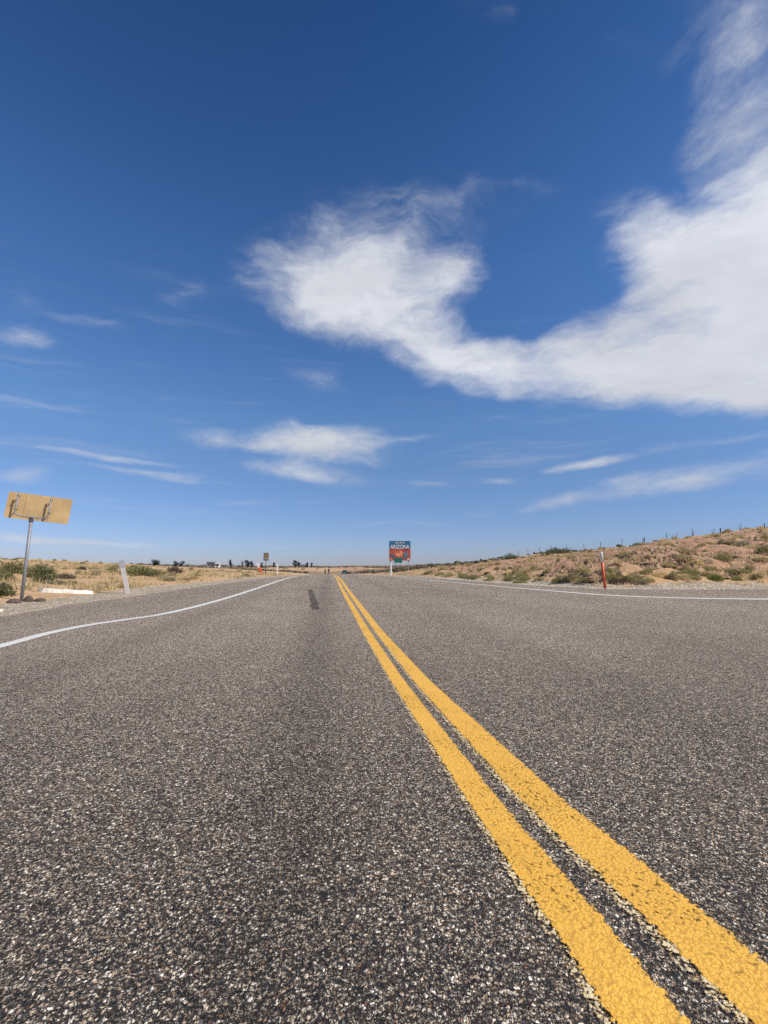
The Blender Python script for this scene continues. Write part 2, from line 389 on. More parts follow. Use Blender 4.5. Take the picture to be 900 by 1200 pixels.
def paint_material(name, colour, fringe=None, wear=.12):
    """road paint over the stones: ragged edges, chips worn off, optional older pale paint showing along one edge. UV: u across 0..1, v metres along"""
    m, t, b, out = new_mat(name)
    P = t.node('ShaderNodeTexCoord').outputs['Object']; Pw, v = chips(t, P)
    s = t.node('ShaderNodeSeparateColor', inp={0: v.outputs['Color']})
    uv = t.node('ShaderNodeUVMap', uv_map='UVMap'); u = t.node('ShaderNodeSeparateXYZ', inp={0: uv.outputs[0]}).outputs[0]
    nA = t.noise(P, 9, 4, .7); nB = t.noise(P, 120, 3, .7); nC = t.noise(P, 2.1, 5, .7)
    top = t.math('SUBTRACT', .75, v.outputs['Distance'])
    rag = t.math('ADD', t.math('MULTIPLY', t.math('SUBTRACT', nA, .5), .09), t.math('MULTIPLY', t.math('SUBTRACT', nB, .5), .12))
    rag = t.math('ADD', rag, t.math('MULTIPLY', t.math('SUBTRACT', s.outputs[0], .5), .07))
    ur = t.math('ADD', u, rag)
    lo = .17 if fringe else .04
    body = t.math('MULTIPLY', t.step(ur, lo-.012, lo+.012), t.math('SUBTRACT', 1.0, t.step(ur, .945, .965)))
    # flakes lost, more where the slow noise says so
    lost = t.step(t.math('ADD', t.math('MULTIPLY', nC, .75), t.math('MULTIPLY', nB, .55)), .875-wear*.4, .915-wear*.4)
    pin = t.math('MULTIPLY', .0 if fringe is None else .75, t.math('MULTIPLY', t.step(v.outputs['Distance'], .70, .78), t.step(t.math('ADD', nC, t.math('MULTIPLY', nA, .4)), .68, .78)))
    body = t.math('MULTIPLY', body, t.math('SUBTRACT', 1.0, t.math('MAXIMUM', lost, pin)))
    tint = t.math('MULTIPLY_ADD', t.noise(P, 230, 3, .75), 1.1, .48)
    tint = t.math('MULTIPLY', tint, t.math('MULTIPLY_ADD', t.step(v.outputs['Distance'], .42, .68), -.22, 1.))
    tint = t.math('MULTIPLY', tint, t.math('MULTIPLY_ADD', t.step(t.noise(t.mapping(P, scale=(3, .7, 1)), 1.6, 5, .7), .55, .75), -.14, 1.))
    colr = t.mix(t.step(nC, .35, .7), colour, tuple(x*.90 for x in colour))
    colr = t.mix(t.math('MULTIPLY', t.step(s.outputs[2], .55, 1.0), .18), colr, tuple(x*.55 for x in colour))
    colr = t.mix(1.0, colr, t.node('ShaderNodeCombineColor', inp={0: tint, 1: tint, 2: tint}).outputs[0], 'MULTIPLY')
    alpha = body
    if fringe:
        fr = t.math('MULTIPLY', t.step(ur, .0, .06), t.math('SUBTRACT', 1.0, body))
        fr = t.math('MULTIPLY', fr, t.math('SUBTRACT', 1.0, t.step(u, .17, .24)))
        keep = t.step(t.math('ADD', t.math('MULTIPLY', top, .30), t.math('ADD', t.math('MULTIPLY', nA, .35), t.math('MULTIPLY', nB, .5))), .46, .56)
        fr = t.math('MULTIPLY', fr, keep)
        colr = t.mix(t.math('MULTIPLY', fr, t.math('SUBTRACT', 1.0, body)), colr, fringe)
        alpha = t.math('MAXIMUM', body, fr)
    t.l.new(colr, b.inputs['Base Color']); b.inputs['Roughness'].default_value = .6; b.inputs['Specular IOR Level'].default_value = .3
    t.l.new(alpha, b.inputs['Alpha'])
    h = t.math('ADD', t.math('MULTIPLY', top, .75), t.math('MULTIPLY', nB, .4))
    bp = t.node('ShaderNodeBump', inp={'Strength': .8, 'Distance': .0028, 'Height': h}); t.l.new(bp.outputs[0], b.inputs['Normal'])
    return m
M_YELLOW = paint_material('yellow_road_paint', (.82, .44, .066), (.70, .58, .36))
M_WHITE = paint_material('white_road_paint', (.74, .71, .64), None, .0)

def plain(name, colour, rough=.6, metal=0., var=.12, scale=8., spec=.4, bump=0.):
    m, t, b, out = new_mat(name)
    P = t.node('ShaderNodeTexCoord').outputs['Object']
    n = t.noise(P, scale, 5, .65)
    c = t.mix(t.step(n, .3, .7), tuple(max(0, x*(1-var)) for x in colour), tuple(min(1, x*(1+var)) for x in colour))
    t.l.new(c, b.inputs['Base Color']); b.inputs['Metallic'].default_value = metal
    b.inputs['Roughness'].default_value = rough; b.inputs['Specular IOR Level'].default_value = spec
    if bump:
        bp = t.node('ShaderNodeBump', inp={'Strength': .8, 'Distance': bump, 'Height': n}); t.l.new(bp.outputs[0], b.inputs['Normal'])
    return m

# ------------------------------------------------------------------ ground sheet
def spaced(segs):
    out = []
    for a, b, st in segs: out += list(np.arange(a, b, st))
    return out
def geo(a, b, n): return list(np.geomspace(a, b, n))
gx = sorted(set(np.round([-x for x in geo(70, 4500, 34)] + spaced([(-70, -30, 1.0), (-30, -2, .3), (-2, 4, 2.0), (4, 34, .28), (34, 70, .8)]) + geo(70, 4500, 34), 3)))
gy = sorted(set(np.round([-y for y in geo(14, 600, 8)] + spaced([(-14, 3, 1.5), (3, 34, .28), (34, 60, .5), (60, 130, 1.2), (130, 360, 3.0)]) + geo(360, 5000, 40), 3)))
GX, GY = np.meshgrid(np.array(gx), np.array(gy))
GZ, GE, GLEFT, GINS, GD = terrain(GX, GY)
dist = np.hypot(GX, GY)
bank = (~GLEFT) & (~GINS)
# lumps and runnels on the cut bank, dunes and hummocks on the left
lump = np.where(bank, np.clip(GD*.16, 0, .33), np.where(GLEFT, np.clip((GE-1.4)*.05, 0, .10), 0))
cell = np.clip(dist*.01, .2, 3)
GZ = GZ + lump*fbm(GX*1.3+GY*.5, GY*1.2, 3, 51)*sst(110, 40, dist) + np.clip(lump*.6, 0, .10)*fbm(GX*4.1, GY*4.1, 2, 61)*sst(60, 30, dist)
nY, nX = GX.shape
verts = np.stack([GX.ravel(), GY.ravel(), GZ.ravel()], 1)
idx = np.arange(nX*nY).reshape(nY, nX)
faces = np.stack([idx[:-1, :-1].ravel(), idx[:-1, 1:].ravel(), idx[1:, 1:].ravel(), idx[1:, :-1].ravel()], 1)
me = bpy.data.meshes.new('ground')
me.vertices.add(len(verts)); me.vertices.foreach_set('co', verts.ravel())
me.loops.add(faces.size); me.loops.foreach_set('vertex_index', faces.ravel().astype(np.int32))
me.polygons.add(len(faces)); me.polygons.foreach_set('loop_start', np.arange(0, faces.size, 4, dtype=np.int32)); me.polygons.foreach_set('loop_total', np.full(len(faces), 4, np.int32))
me.update(calc_edges=True); me.polygons.foreach_set('use_smooth', np.ones(len(faces), bool))
# what the ground is made of: R gravel shoulder, G red dirt, B far scrub
nz = fbm(GX*.25, GY*.25, 3, 71)
gw = np.where(GLEFT, 1-sst(.9+.5*nz, 1.9+.6*nz, GE), 1-sst(1.1+.4*nz, 2.0+.5*nz, GE))
gw = np.where(dist > 90, gw*.6, gw)*(1-sst(225, 250, GY))
redz = np.where(bank, sst(1.0, 3.5, GD)*(1-sst(13, 22, GD))*.75+.12, .18+.25*sst(.1, .5, fbm(GX*.06, GY*.09, 3, 81)))
scr = sst(100, 170, dist)*sst(-.5, .25, fbm(GX*.01, GY*.008, 3, 91)+.25)
scr = scr*(1-.8*((GX > -45) & (GX < 28) & (GY > 280) & (GY < 420)))
colr = np.stack([gw, redz, scr, np.ones_like(gw)], -1).reshape(-1, 4)
ca = me.color_attributes.new('zone', 'FLOAT_COLOR', 'POINT'); ca.data.foreach_set('color', colr.astype(np.float32).ravel())
ground = tag(link('ground', me, M_GROUND), 'sandy tan and red desert ground rising into a cut bank on the right', 'ground', kind='structure')

# ------------------------------------------------------------------ road
le = np.array(LEFT_EDGE, float); re_ = np.array(RIGHT_EDGE, float)[::-1]
ry = np.array(spaced([(-11.5, 2, .5), (2, 40, .2), (40, 120, 1.0), (120, 246, 2.0)]))
XL = np.interp(ry, le[:, 1], le[:, 0]) + .11*fbm(ry*2.3, ry*0, 4, 2)
XR = np.interp(ry, re_[:, 1], re_[:, 0]) + .10*fbm(ry*2.3, ry*0+5, 4, 4)
NT_ = 40
tt = np.linspace(0, 1, NT_+1)
rx = XL[:, None]*(1-tt)+XR[:, None]*tt
rv = np.stack([rx.ravel(), np.repeat(ry, NT_+1), np.repeat(road_z(ry), NT_+1)], 1)
ri = np.arange(len(rv)).reshape(len(ry), NT_+1)
rf = np.stack([ri[:-1, :-1].ravel(), ri[:-1, 1:].ravel(), ri[1:, 1:].ravel(), ri[1:, :-1].ravel()], 1)
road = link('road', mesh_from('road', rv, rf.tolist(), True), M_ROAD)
tag(road, 'grey brown chip seal asphalt road flaring out on the right', 'road', kind='structure')

def strip(name, left, right, mat, lift, label, step=.5):
    """a painted strip between two curves given as x over y"""
    l = np.array(left, float); r = np.array(right, float)
    ys = np.array([y for y in ry if y <= l[-1, 0]])
    a = np.interp(ys, l[:, 0], l[:, 1]); b_ = np.interp(ys, r[:, 0], r[:, 1]); z = road_z(ys)+lift
    V = []; Fc = []
    for i, y in enumerate(ys): V += [(a[i], y, z[i]), (b_[i], y, z[i])]
    for i in range(len(ys)-1): Fc.append((2*i, 2*i+1, 2*i+3, 2*i+2))
    me = mesh_from(name, V, Fc); uvl = me.uv_layers.new(name='UVMap')
    for p in me.polygons:
        for li, vi in zip(p.loop_indices, p.vertices): uvl.data[li].uv = (vi % 2, V[vi][1])
    return tag(link(name, me, mat), label, 'road marking', kind='structure')
strip('centre_line', [(-12, .47), (.8, .455), (1.27, .432), (3.05, .383), (5.36, .352), (15, .30), (23, .315), (40, .34), (300, .34)],
      [(-12, .63), (.8, .615), (1.27, .56), (3.03, .493), (5.35, .462), (14.8, .425), (23, .44), (40, .47), (300, .47)], M_YELLOW, .004, 'left stripe of the double yellow centre line')
strip('centre_line', [(-12, .70), (.78, .69), (1.25, .60), (3.02, .523), (5.35, .493), (14.8, .462), (23, .485), (40, .52), (300, .52)],
      [(-12, .885), (.76, .87), (1.23, .775), (3.02, .66), (5.31, .608), (14.8, .588), (23, .61), (40, .65), (300, .65)], M_YELLOW, .004, 'right stripe of the double yellow centre line with worn spots')

def ribbon(name, pts, width, mat, lift, label, flare=None):
    """painted line along a smooth path of ground points"""
    pts = np.array(pts, float)
    P = []
    for i in range(len(pts)-1):
        p0 = pts[max(i-1, 0)]; p1 = pts[i]; p2 = pts[i+1]; p3 = pts[min(i+2, len(pts)-1)]
        n = max(3, int(np.hypot(*(p2-p1))/.6))
        for k in range(n):
            u = k/n
            P.append(.5*((2*p1)+(-p0+p2)*u+(2*p0-5*p1+4*p2-p3)*u*u+(-p0+3*p1-3*p2+p3)*u**3))
    P.append(pts[-1]); P = np.array(P)
    T = np.gradient(P, axis=0); T /= np.hypot(T[:, 0], T[:, 1])[:, None]
    N = np.stack([-T[:, 1], T[:, 0]], 1); w = (np.full(len(P), width/2) if flare is None else np.interp(P[:, 1], flare[0], flare[1])/2)[:, None]
    A, B = P+N*w, P-N*w
    V = []; Fc = []; s = 0
    for i in range(len(P)):
        V += [(A[i, 0], A[i, 1], float(road_z(A[i, 1]))+lift), (B[i, 0], B[i, 1], float(road_z(B[i, 1]))+lift)]
    for i in range(len(P)-1): Fc.append((2*i, 2*i+1, 2*i+3, 2*i+2))
    me = mesh_from(name, V, Fc); uvl = me.uv_layers.new(name='UVMap')
    for p in me.polygons:
        for li, vi in zip(p.loop_indices, p.vertices): uvl.data[li].uv = (vi % 2, V[vi][1])
    return tag(link(name, me, mat), label, 'road marking', kind='structure')
ribbon('edge_line', [(-3.1, -10), (-3.02, 2.5), (-3.03, 4.75), (-3.08, 5.5), (-3.0, 6.27), (-2.76, 6.9), (-2.5, 7.75), (-2.34, 10.4), (-2.33, 15.1), (-2.42, 22), (-2.55, 33), (-2.6, 60), (-2.6, 150), (-2.6, 300)],
       .145, M_WHITE, .004, 'white edge line bending along the left side of the road')
ribbon('edge_line', [(60, 2.5), (30, 6.4), (18, 8.2), (12.2, 8.95), (9.6, 9.24), (8.74, 9.46), (7.96, 9.77), (7.3, 10.3), (6.74, 11.2), (6.3, 13.4), (5.65, 17.4), (5.15, 21), (4.75, 27), (4.62, 34), (4.6, 60), (4.6, 150), (4.6, 300)],
       .125, M_WHITE, .004, 'white edge line flaring away on the right side of the road', ([9, 10.5, 13, 20, 34], [.34, .30, .22, .16, .125]))
# dark rubber and tar streak in the left lane
tv = [(-.70, 14.7), (-.52, 14.7), (-.13, 7.7), (-.30, 7.7)]
tp = []; n = 24
for i in range(n+1):
    u = i/n; j = .02*math.sin(i*2.1)+.012*math.sin(i*5.3)
    tp += [(tv[0][0]*(1-u)+tv[3][0]*u+j, 14.7-7*u, .003), (tv[1][0]*(1-u)+tv[2][0]*u+j*.6, 14.7-7*u, .003)]
pm_ = mesh_from('road_patch', tp, [(2*i, 2*i+1, 2*i+3, 2*i+2) for i in range(n)]); ul = pm_.uv_layers.new(name='UVMap')
for p in pm_.polygons:
    for li, vi in zip(p.loop_indices, p.vertices): ul.data[li].uv = (vi % 2, (vi//2)/n)
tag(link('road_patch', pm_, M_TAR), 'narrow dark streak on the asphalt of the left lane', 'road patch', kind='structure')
# ------------------------------------------------------------------ is a spot in the picture and not behind a rise?
_f = np.array([math.sin(YAW)*math.cos(PITCH), math.cos(YAW)*math.cos(PITCH), math.sin(PITCH)]); _r = np.array([math.cos(YAW), -math.sin(YAW), 0]); _u = np.cross(_r, _f)
def seen(x, y, z):
    d = np.array([x, y, z-CAM_H]); k = d.dot(_f)
    if k < 1: return False
    px = 450+540*d.dot(_r)/k
    if px < -14 or px > 914: return False
    t = np.linspace(.06, .97, 60)
    return bool(np.all(terrain(x*t, y*t)[0] < CAM_H+(z-CAM_H)*t + .02))

# ------------------------------------------------------------------ plants
def plant_material(name, dark, light, dry=None, dryamt=.2):
    m, t, b, out = new_mat(name)
    P = t.node('ShaderNodeTexCoord').outputs['Object']; oi = t.node('ShaderNodeObjectInfo')
    off = t.node('ShaderNodeVectorMath', operation='ADD', inp={0: P, 1: t.node('ShaderNodeCombineXYZ', inp={0: t.math('MULTIPLY', oi.outputs['Random'], 37.), 1: 0., 2: 0.}).outputs[0]}).outputs[0]
    n = t.noise(off, 9, 3, .6); n2 = t.noise(off, 38, 2, .6)
    c = t.mix(t.step(n2, .3, .7), dark, light)
    if dry: c = t.mix(t.math('MULTIPLY', t.step(n, .5-dryamt*.4, .75-dryamt*.4), .85), c, dry)
    k = t.math('MULTIPLY_ADD', oi.outputs['Random'], .5, .75)
    c = t.mix(1.0, c, t.node('ShaderNodeCombineColor', inp={0: k, 1: k, 2: k}).outputs[0], 'MULTIPLY')
    t.l.new(c, b.inputs['Base Color']); b.inputs['Roughness'].default_value = .8; b.inputs['Specular IOR Level'].default_value = .2
    tr = t.node('ShaderNodeBsdfTranslucent', inp={'Color': c}); mx = t.node('ShaderNodeMixShader', inp={0: .38, 1: b.outputs[0], 2: tr.outputs[0]}); t.l.new(mx.outputs[0], out.inputs[0])
    return m
MP = {
    'green': plant_material('rabbitbrush_leaves', (.17, .165, .055), (.38, .36, .15), (.48, .40, .20), .15),
    'bright': plant_material('fresh_green_leaves', (.13, .17, .03), (.28, .33, .08)),
    'sage': plant_material('sagebrush_leaves', (.17, .165, .10), (.34, .32, .21), (.40, .33, .20), .25),
    'dark': plant_material('dark_shrub_leaves', (.075, .09, .033), (.17, .185, .075), (.25, .21, .10), .1),
    'dry': plant_material('dry_grass_blades', (.55, .42, .22), (.75, .60, .35), (.48, .40, .18), .2),
    'dead': plant_material('dead_brush_twigs', (.14, .10, .07), (.27, .20, .15)),
    'bark': plain('juniper_bark', (.11, .08, .06), .9, bump=.01),
}
def shrub_mesh(kind, seed, n, leaf, spiky, squash=.8):
    """unit shrub (about 1 wide): twigs fanning from the root and small blades filling an uneven dome"""
    rg = random.Random(seed); V = []; Fc = []
    lobes = [(Vector((rg.gauss(0, 1), rg.gauss(0, 1), abs(rg.gauss(0, .8)))).normalized(), rg.uniform(-.28, .30)) for _ in range(11)]
    for i in range(n):
        d = Vector((rg.gauss(0, 1), rg.gauss(0, 1), abs(rg.gauss(0, .9))+.02)).normalized()
        r = .40
        for l, a in lobes:
            k = max(0, d.dot(l)); r += a*.5*k**6
        rr = r*(rg.random()**.38)*1.02
        if rg.random() < .06: rr *= 1.18
        p = Vector((d.x*rr, d.y*rr, max(.0, d.z*rr*squash*1.45)))
        up = (Vector((d.x*.8, d.y*.8, d.z+.5)).normalized()*spiky + Vector((rg.gauss(0, 1), rg.gauss(0, 1), rg.gauss(0, 1)))*(1-spiky)*.8).normalized()
        s = up.cross(Vector((rg.gauss(0, 1), rg.gauss(0, 1), rg.gauss(0, 1)))).normalized()
        L = leaf*rg.uniform(.6, 1.5); wd = leaf*rg.uniform(.12, .24)*(1.6-spiky)
        k = len(V); V += [p-s*wd*.5, p+s*wd*.5, p+up*L*.6+s*wd, p+up*L, p+up*L*.6-s*wd*.7]
        Fc += [(k, k+1, k+2, k+3, k+4)]
    for i in range(26):                      # twigs
        a = rg.uniform(0, 6.28); e = rg.uniform(.3, 1.45); L = rg.uniform(.25, .5)
        d = Vector((math.cos(a)*math.cos(e), math.sin(a)*math.cos(e), math.sin(e)*1.1)); s = Vector((-math.sin(a), math.cos(a), 0))*.008
        k = len(V); V += [-s, s, d*L+s*.3, d*L-s*.3]; Fc += [(k, k+1, k+2, k+3)]
    return mesh_from('shrub', V, Fc)
SHRUBS = {}
for kind, n, leaf, spiky, sq in (('green', 1300, .085, .72, .85), ('bright', 1500, .075, .6, .8), ('sage', 1000, .075, .45, .75), ('dark', 1500, .07, .5, .9), ('dry', 700, .20, .9, .9), ('dead', 620, .13, .6, .6)):
    SHRUBS[kind] = []
    for s in range(4):
        m_ = shrub_mesh(kind, 100*len(SHRUBS)+s, n, leaf, spiky, sq); m_.materials.append(MP[kind]); SHRUBS[kind].append(m_)
RG = random.Random(7)
def plant(name, kind, x, y, w, h, label, cat, group=None):
    o = bpy.data.objects.new(name, RG.choice(SHRUBS[kind])); COL.objects.link(o)
    o.location = (x, y, gz(x, y)-.015); o.scale = (w, w*RG.uniform(.85, 1.15), h*1.45); o.rotation_euler = (0, 0, RG.uniform(0, 6.28))
    return tag(o, label, cat, group)

# shrubs that can be told apart, left side
plant('rabbitbrush', 'dark', -6.98, 10.75, .62, .36, 'round dark green bush at the left edge beside the sign pole', 'bush')
plant('olive_bush', 'dark', -10.35, 16.5, 1.0, .50, 'wide olive green bush behind the sign pole, the left one of two', 'bush')
plant('olive_bush', 'dark', -9.25, 16.2, 1.05, .55, 'wide olive green bush just right of the sign pole', 'bush')
plant('olive_bush', 'dark', -8.5, 15.0, .75, .30, 'low olive bush between the sign pole and the pale slab', 'bush')
plant('rabbitbrush', 'green', -9.15, 14.3, .60, .38, 'yellowish green bush above the round dark bush at left', 'bush')
plant('sagebrush', 'sage', -7.8, 14.3, .85, .22, 'low grey green mound above the pale slab', 'bush')
plant('rabbitbrush', 'green', -8.9, 22.9, 2.0, .55, 'broad yellow green bush behind the leaning grey post', 'bush')
plant('rabbitbrush', 'dark', -8.15, 22.2, 1.5, .34, 'dark shaded bush low beside the leaning grey post', 'bush')
plant('dead_brush', 'dead', -8.5, 26.4, 1.2, .62, 'reddish brown dead bush on the left roadside bank', 'bush')
plant('sagebrush', 'sage', -6.6, 19.9, .9, .24, 'blue grey low mound beside the left gravel edge', 'bush')
# right bank
plant('rabbitbrush', 'bright', 13.5, 14.95, .62, .36, 'bright green bush at the foot of the right bank', 'bush')
plant('rabbitbrush', 'green', 15.6, 16.9, .75, .42, 'yellow green bush on bare red dirt halfway up the right bank', 'bush')
plant('sagebrush', 'sage', 20.9, 21.3, 1.0, .50, 'grey green bush high on the right bank under the fence', 'bush')
plant('rabbitbrush', 'green', 19.2, 18.5, .70, .50, 'olive bush near the right edge on the upper bank', 'bush')
plant('dead_brush', 'dead', 12.6, 18.6, .6, .3, 'dark brown dead bush on the bank right of the red post', 'bush')
G1 = 'green rabbitbrush along the foot of the right bank'
foot = [(13.05, 15.1), (14.36, 14.84), (15.04, 14.79), (15.9, 14.9), (10.08, 15.5), (10.57, 15.1), (11.97, 15.03), (11.11, 14.96), (12.57, 14.9), (9.40, 16.05), (8.73, 18.69), (8.75, 17.05), (7.91, 24.34), (7.75, 26.02), (8.08, 22.8), (8.37, 20.74), (8.57, 19.33), (7.5, 28.5), (7.4, 31.5), (7.4, 35), (9.0, 22.0), (9.5, 17.3), (14.7, 15.6), (16.5, 15.3), (10.6, 16.2)]
foot += [(9.9+.62*i+RG.uniform(-.25, .25), 15.35-.06*i+RG.uniform(.1, .7)) for i in range(12)] + [(7.55+RG.uniform(0, .5)+.05*max(0, 24-y), y) for y in (19, 20.2, 21.4, 23.4, 25.1, 26.8, 29.9, 33, 37)]
for x, y in foot:
    plant('rabbitbrush', 'green', x+RG.uniform(-.15, .15), y+RG.uniform(0, .5), RG.uniform(.38, .8), RG.uniform(.16, .30), 'olive green rabbitbrush growing along the foot of the right bank', 'bush', G1)
G2 = 'dark green shrubs on the skyline of the right bank'
for x, y, w, h in [(26.8, 53.0, 2.6, 1.0), (29.5, 55.5, 2.4, .9), (24.8, 50.5, 1.8, .7), (28.0, 54.5, 3.0, 1.0), (31.0, 57.0, 2.0, .7), (22.5, 56, 2.2, .9), (33.0, 60.0, 2.2, .8), (17.5, 62, 1.8, .8), (37, 52, 2.6, .7), (39, 50, 2.4, .6), (42, 48, 2.8, .6), (44, 49.5, 2.0, .6), (43, 60, 2.4, .8), (46, 57, 2.2, .6)]:
    plant('dark_shrub', 'dark', x, y, w, h, 'dark green shrub on the skyline of the right bank near the fence', 'shrub', G2)
# scattered plants of a kind
def scatter(n, area, name, kind, wr, hr, label, cat, group, far):
    k = tries = 0
    while k < n and tries < n*25:
        tries += 1
        x, y = area()
        z, e, lf, ins, d = terrain(np.array([x]), np.array([y]))
        if ins[0] or e[0] < (1.5 if lf[0] else 1.7): continue
        if lf[0] and x > -9.5 and y < 14.2: continue
        w = RG.uniform(*wr)*(1+np.hypot(x, y)*.004); h = RG.uniform(*hr)*(1+np.hypot(x, y)*.003)
        if not seen(x, y, float(z[0])+h): continue
        plant(name, kind, x, y, w, h, label, cat, group); k += 1
def area_left():
    D = 11+58*RG.random()**1.5; a = R(RG.uniform(-35, -5)); return D*math.sin(a), D*math.cos(a)
def area_right():
    D = 15+50*RG.random()**1.7; a = R(RG.uniform(12, 47)); return D*math.sin(a), D*math.cos(a)
scatter(30, area_left, 'sagebrush', 'sage', (.3, .8), (.12, .28), 'grey green sagebrush scattered over the sandy left roadside', 'bush', 'sagebrush on the sandy left side', 60)
scatter(18, area_left, 'olive_bush', 'green', (.3, .8), (.12, .28), 'small olive bush scattered over the sandy left roadside', 'bush', 'olive bushes on the sandy left side', 60)
scatter(12, area_left, 'dead_brush', 'dead', (.3, .7), (.12, .3), 'small brown dead brush on the sandy left roadside', 'bush', 'dead brush on the sandy left side', 60)
scatter(50, area_left, 'dry_grass_clump', 'dry', (.2, .42), (.10, .20), 'straw coloured clump of dry grass on the left roadside', 'grass clump', 'dry grass clumps on the left side', 60)
scatter(150, area_right, 'sagebrush', 'sage', (.18, .6), (.08, .26), 'grey green sagebrush growing on the face of the right bank', 'bush', 'sagebrush on the right bank', 60)
scatter(85, area_right, 'dead_brush', 'dead', (.18, .65), (.08, .26), 'brown dead brush lying on the face of the right bank', 'bush', 'dead brush on the right bank', 60)
scatter(85, area_right, 'olive_bush', 'green', (.18, .55), (.09, .26), 'small olive bush on the face of the right bank', 'bush', 'olive bushes on the right bank', 60)
scatter(170, area_right, 'dry_grass_clump', 'dry', (.25, .6), (.14, .32), 'straw coloured clump of dry grass on the right bank', 'grass clump', 'dry grass clumps on the right bank', 60)

# thin dry grass nobody could count
def grass_mesh(n, area, hr, keep, seed):
    rg = np.random.default_rng(seed); V = []; Fc = []
    X, Y = area(rg, n); z, e, lf, ins, d = terrain(X, Y)
    ok = (~ins) & (e > np.where(lf, 1.3, 1.35)) & (fbm(X*.5, Y*.5, 3, seed) > keep)
    for x, y, zz in zip(X[ok], Y[ok], z[ok]):
        s = rg.uniform(.6, 1.3)
        for k in range(7):
            a = rg.uniform(0, 6.283); r = rg.uniform(0, .07)*s; L = rg.uniform(*hr)*s; t = rg.uniform(.1, .7)
            bx, by = x+r*math.cos(a), y+r*math.sin(a); w = .006+.0008*math.hypot(x, y)*.5
            q = len(V); V += [(bx-math.sin(a)*w, by+math.cos(a)*w, zz-.01), (bx+math.sin(a)*w, by-math.cos(a)*w, zz-.01), (bx+math.cos(a)*L*t, by+math.sin(a)*L*t, zz+L*(1-.35*t))]
            Fc.append((q, q+1, q+2))
    return mesh_from('dry_grass', V, Fc)
def polar(d0, d1, a0, a1, p):
    def f(rg, n):
        D = d0+(d1-d0)*rg.random(n)**p; a = np.radians(rg.uniform(a0, a1, n)); return D*np.sin(a), D*np.cos(a)
    return f
tag(link('dry_grass', grass_mesh(5200, polar(9, 60, -37, -4, 1.5), (.08, .24), -.12, 5), MP['dry']), 'thin straw coloured grass covering the left roadside sand', 'grass', kind='stuff')
tag(link('dry_grass', grass_mesh(9000, polar(13.5, 60, 8, 49, 1.5), (.08, .22), -.10, 6), MP['dry']), 'thin straw coloured grass on the right bank', 'grass', kind='stuff')

# far scrub that reads as one mass
def scrub_mass(n, seed):
    rg = random.Random(seed); V = []; Fc = []
    done = 0
    for _ in range(n*6):
        if done >= n: break
        D = 65*math.exp(rg.random()*math.log(9)); a = R(rg.uniform(-38, 52)); x, y = D*math.sin(a), D*math.cos(a)
        if -7 < x < 9.5 and y < 330 or x < 0 and D < 150: continue
        z = gz(x, y); done += 1; w = rg.uniform(.35, 1.1)*(1+D/250); h = w*rg.uniform(.16, .36)
        for k in range(7):
            c = Vector((x+rg.gauss(0, w*.35), y+rg.gauss(0, w*.35), z+rg.uniform(.1, .9)*h)); r = w*rg.uniform(.18, .34)
            q = len(V)
            V += [c+Vector((r*rg.uniform(.6, 1.3)*math.cos(t), r*rg.uniform(.6, 1.3)*math.sin(t), rg.gauss(0, r*.4))) for t in (0, 1.57, 3.14, 4.71)] + [c+Vector((rg.gauss(0, r*.4), rg.gauss(0, r*.4), r))]
            Fc += [(q, q+1, q+4), (q+1, q+2, q+4), (q+2, q+3, q+4), (q+3, q, q+4)]
    return mesh_from('desert_scrub', V, Fc)
M_SCRUB = plant_material('far_scrub', (.10, .088, .058), (.175, .15, .10), (.26, .20, .12), .3)
tag(link('desert_scrub', scrub_mass(1700, 3), M_SCRUB), 'low grey green scrub covering the far flats and slopes', 'scrub', kind='stuff')

# gravel on the shoulders
def stone_geo(rg, V, Fc, c, r, flat=.6):
    base = [(1, 0, 0), (.3, .95, 0), (-.8, .6, 0), (-.8, -.6, 0), (.3, -.95, 0), (0, 0, 1), (.5, .3, .75), (-.45, .2, .8)]
    q = len(V); a = rg.uniform(0, 6.28); ca_, sa = math.cos(a), math.sin(a)
    for b in base[:6]:
        k = r*rg.uniform(.7, 1.25); x, y, z = b[0]*k, b[1]*k, b[2]*k*flat
        V.append((c[0]+x*ca_-y*sa, c[1]+x*sa+y*ca_, c[2]+z-.25*r*flat))
    for i in range(5): Fc.append((q+i, q+(i+1) % 5, q+5))
def gravel(n, area, lo, hi, rr, seed):
    rg = random.Random(seed); nr = np.random.default_rng(seed); V = []; Fc = []
    X, Y = area(nr, n); z, e, lf, ins, d = terrain(X, Y)
    for x, y, zz, ee, i_ in zip(X, Y, z, e, ins):
        if i_ or ee < lo or ee > hi*(.7+.6*rg.random()): continue
        stone_geo(rg, V, Fc, (x, y, zz), rr[0]+(rr[1]-rr[0])*rg.random()**3)
    return mesh_from('gravel', V, Fc)
def stone_material(name, ca_, cb):
    m, t, b, out = new_mat(name); P = t.node('ShaderNodeTexCoord').outputs['Object']
    v = t.node('ShaderNodeTexVoronoi', inp={'Vector': P, 'Scale': 17.}); s = t.node('ShaderNodeSeparateColor', inp={0: v.outputs['Color']})
    t.l.new(t.mix(1.0, t.mix(s.outputs[0], ca_, cb), t.mix(t.noise(P, 40, 3), (.7, .7, .7), (1.15, 1.15, 1.15)), 'MULTIPLY'), b.inputs['Base Color']); b.inputs['Roughness'].default_value = .9
    return m
M_STONE = stone_material('gravel_stones', (.20, .16, .12), (.60, .53, .44))
tag(link('gravel', gravel(9000, polar(6, 24, -40, -8, 1.2), .02, 1.5, (.010, .04), 8), M_STONE), 'loose grey and tan gravel along the left shoulder', 'gravel', kind='stuff')
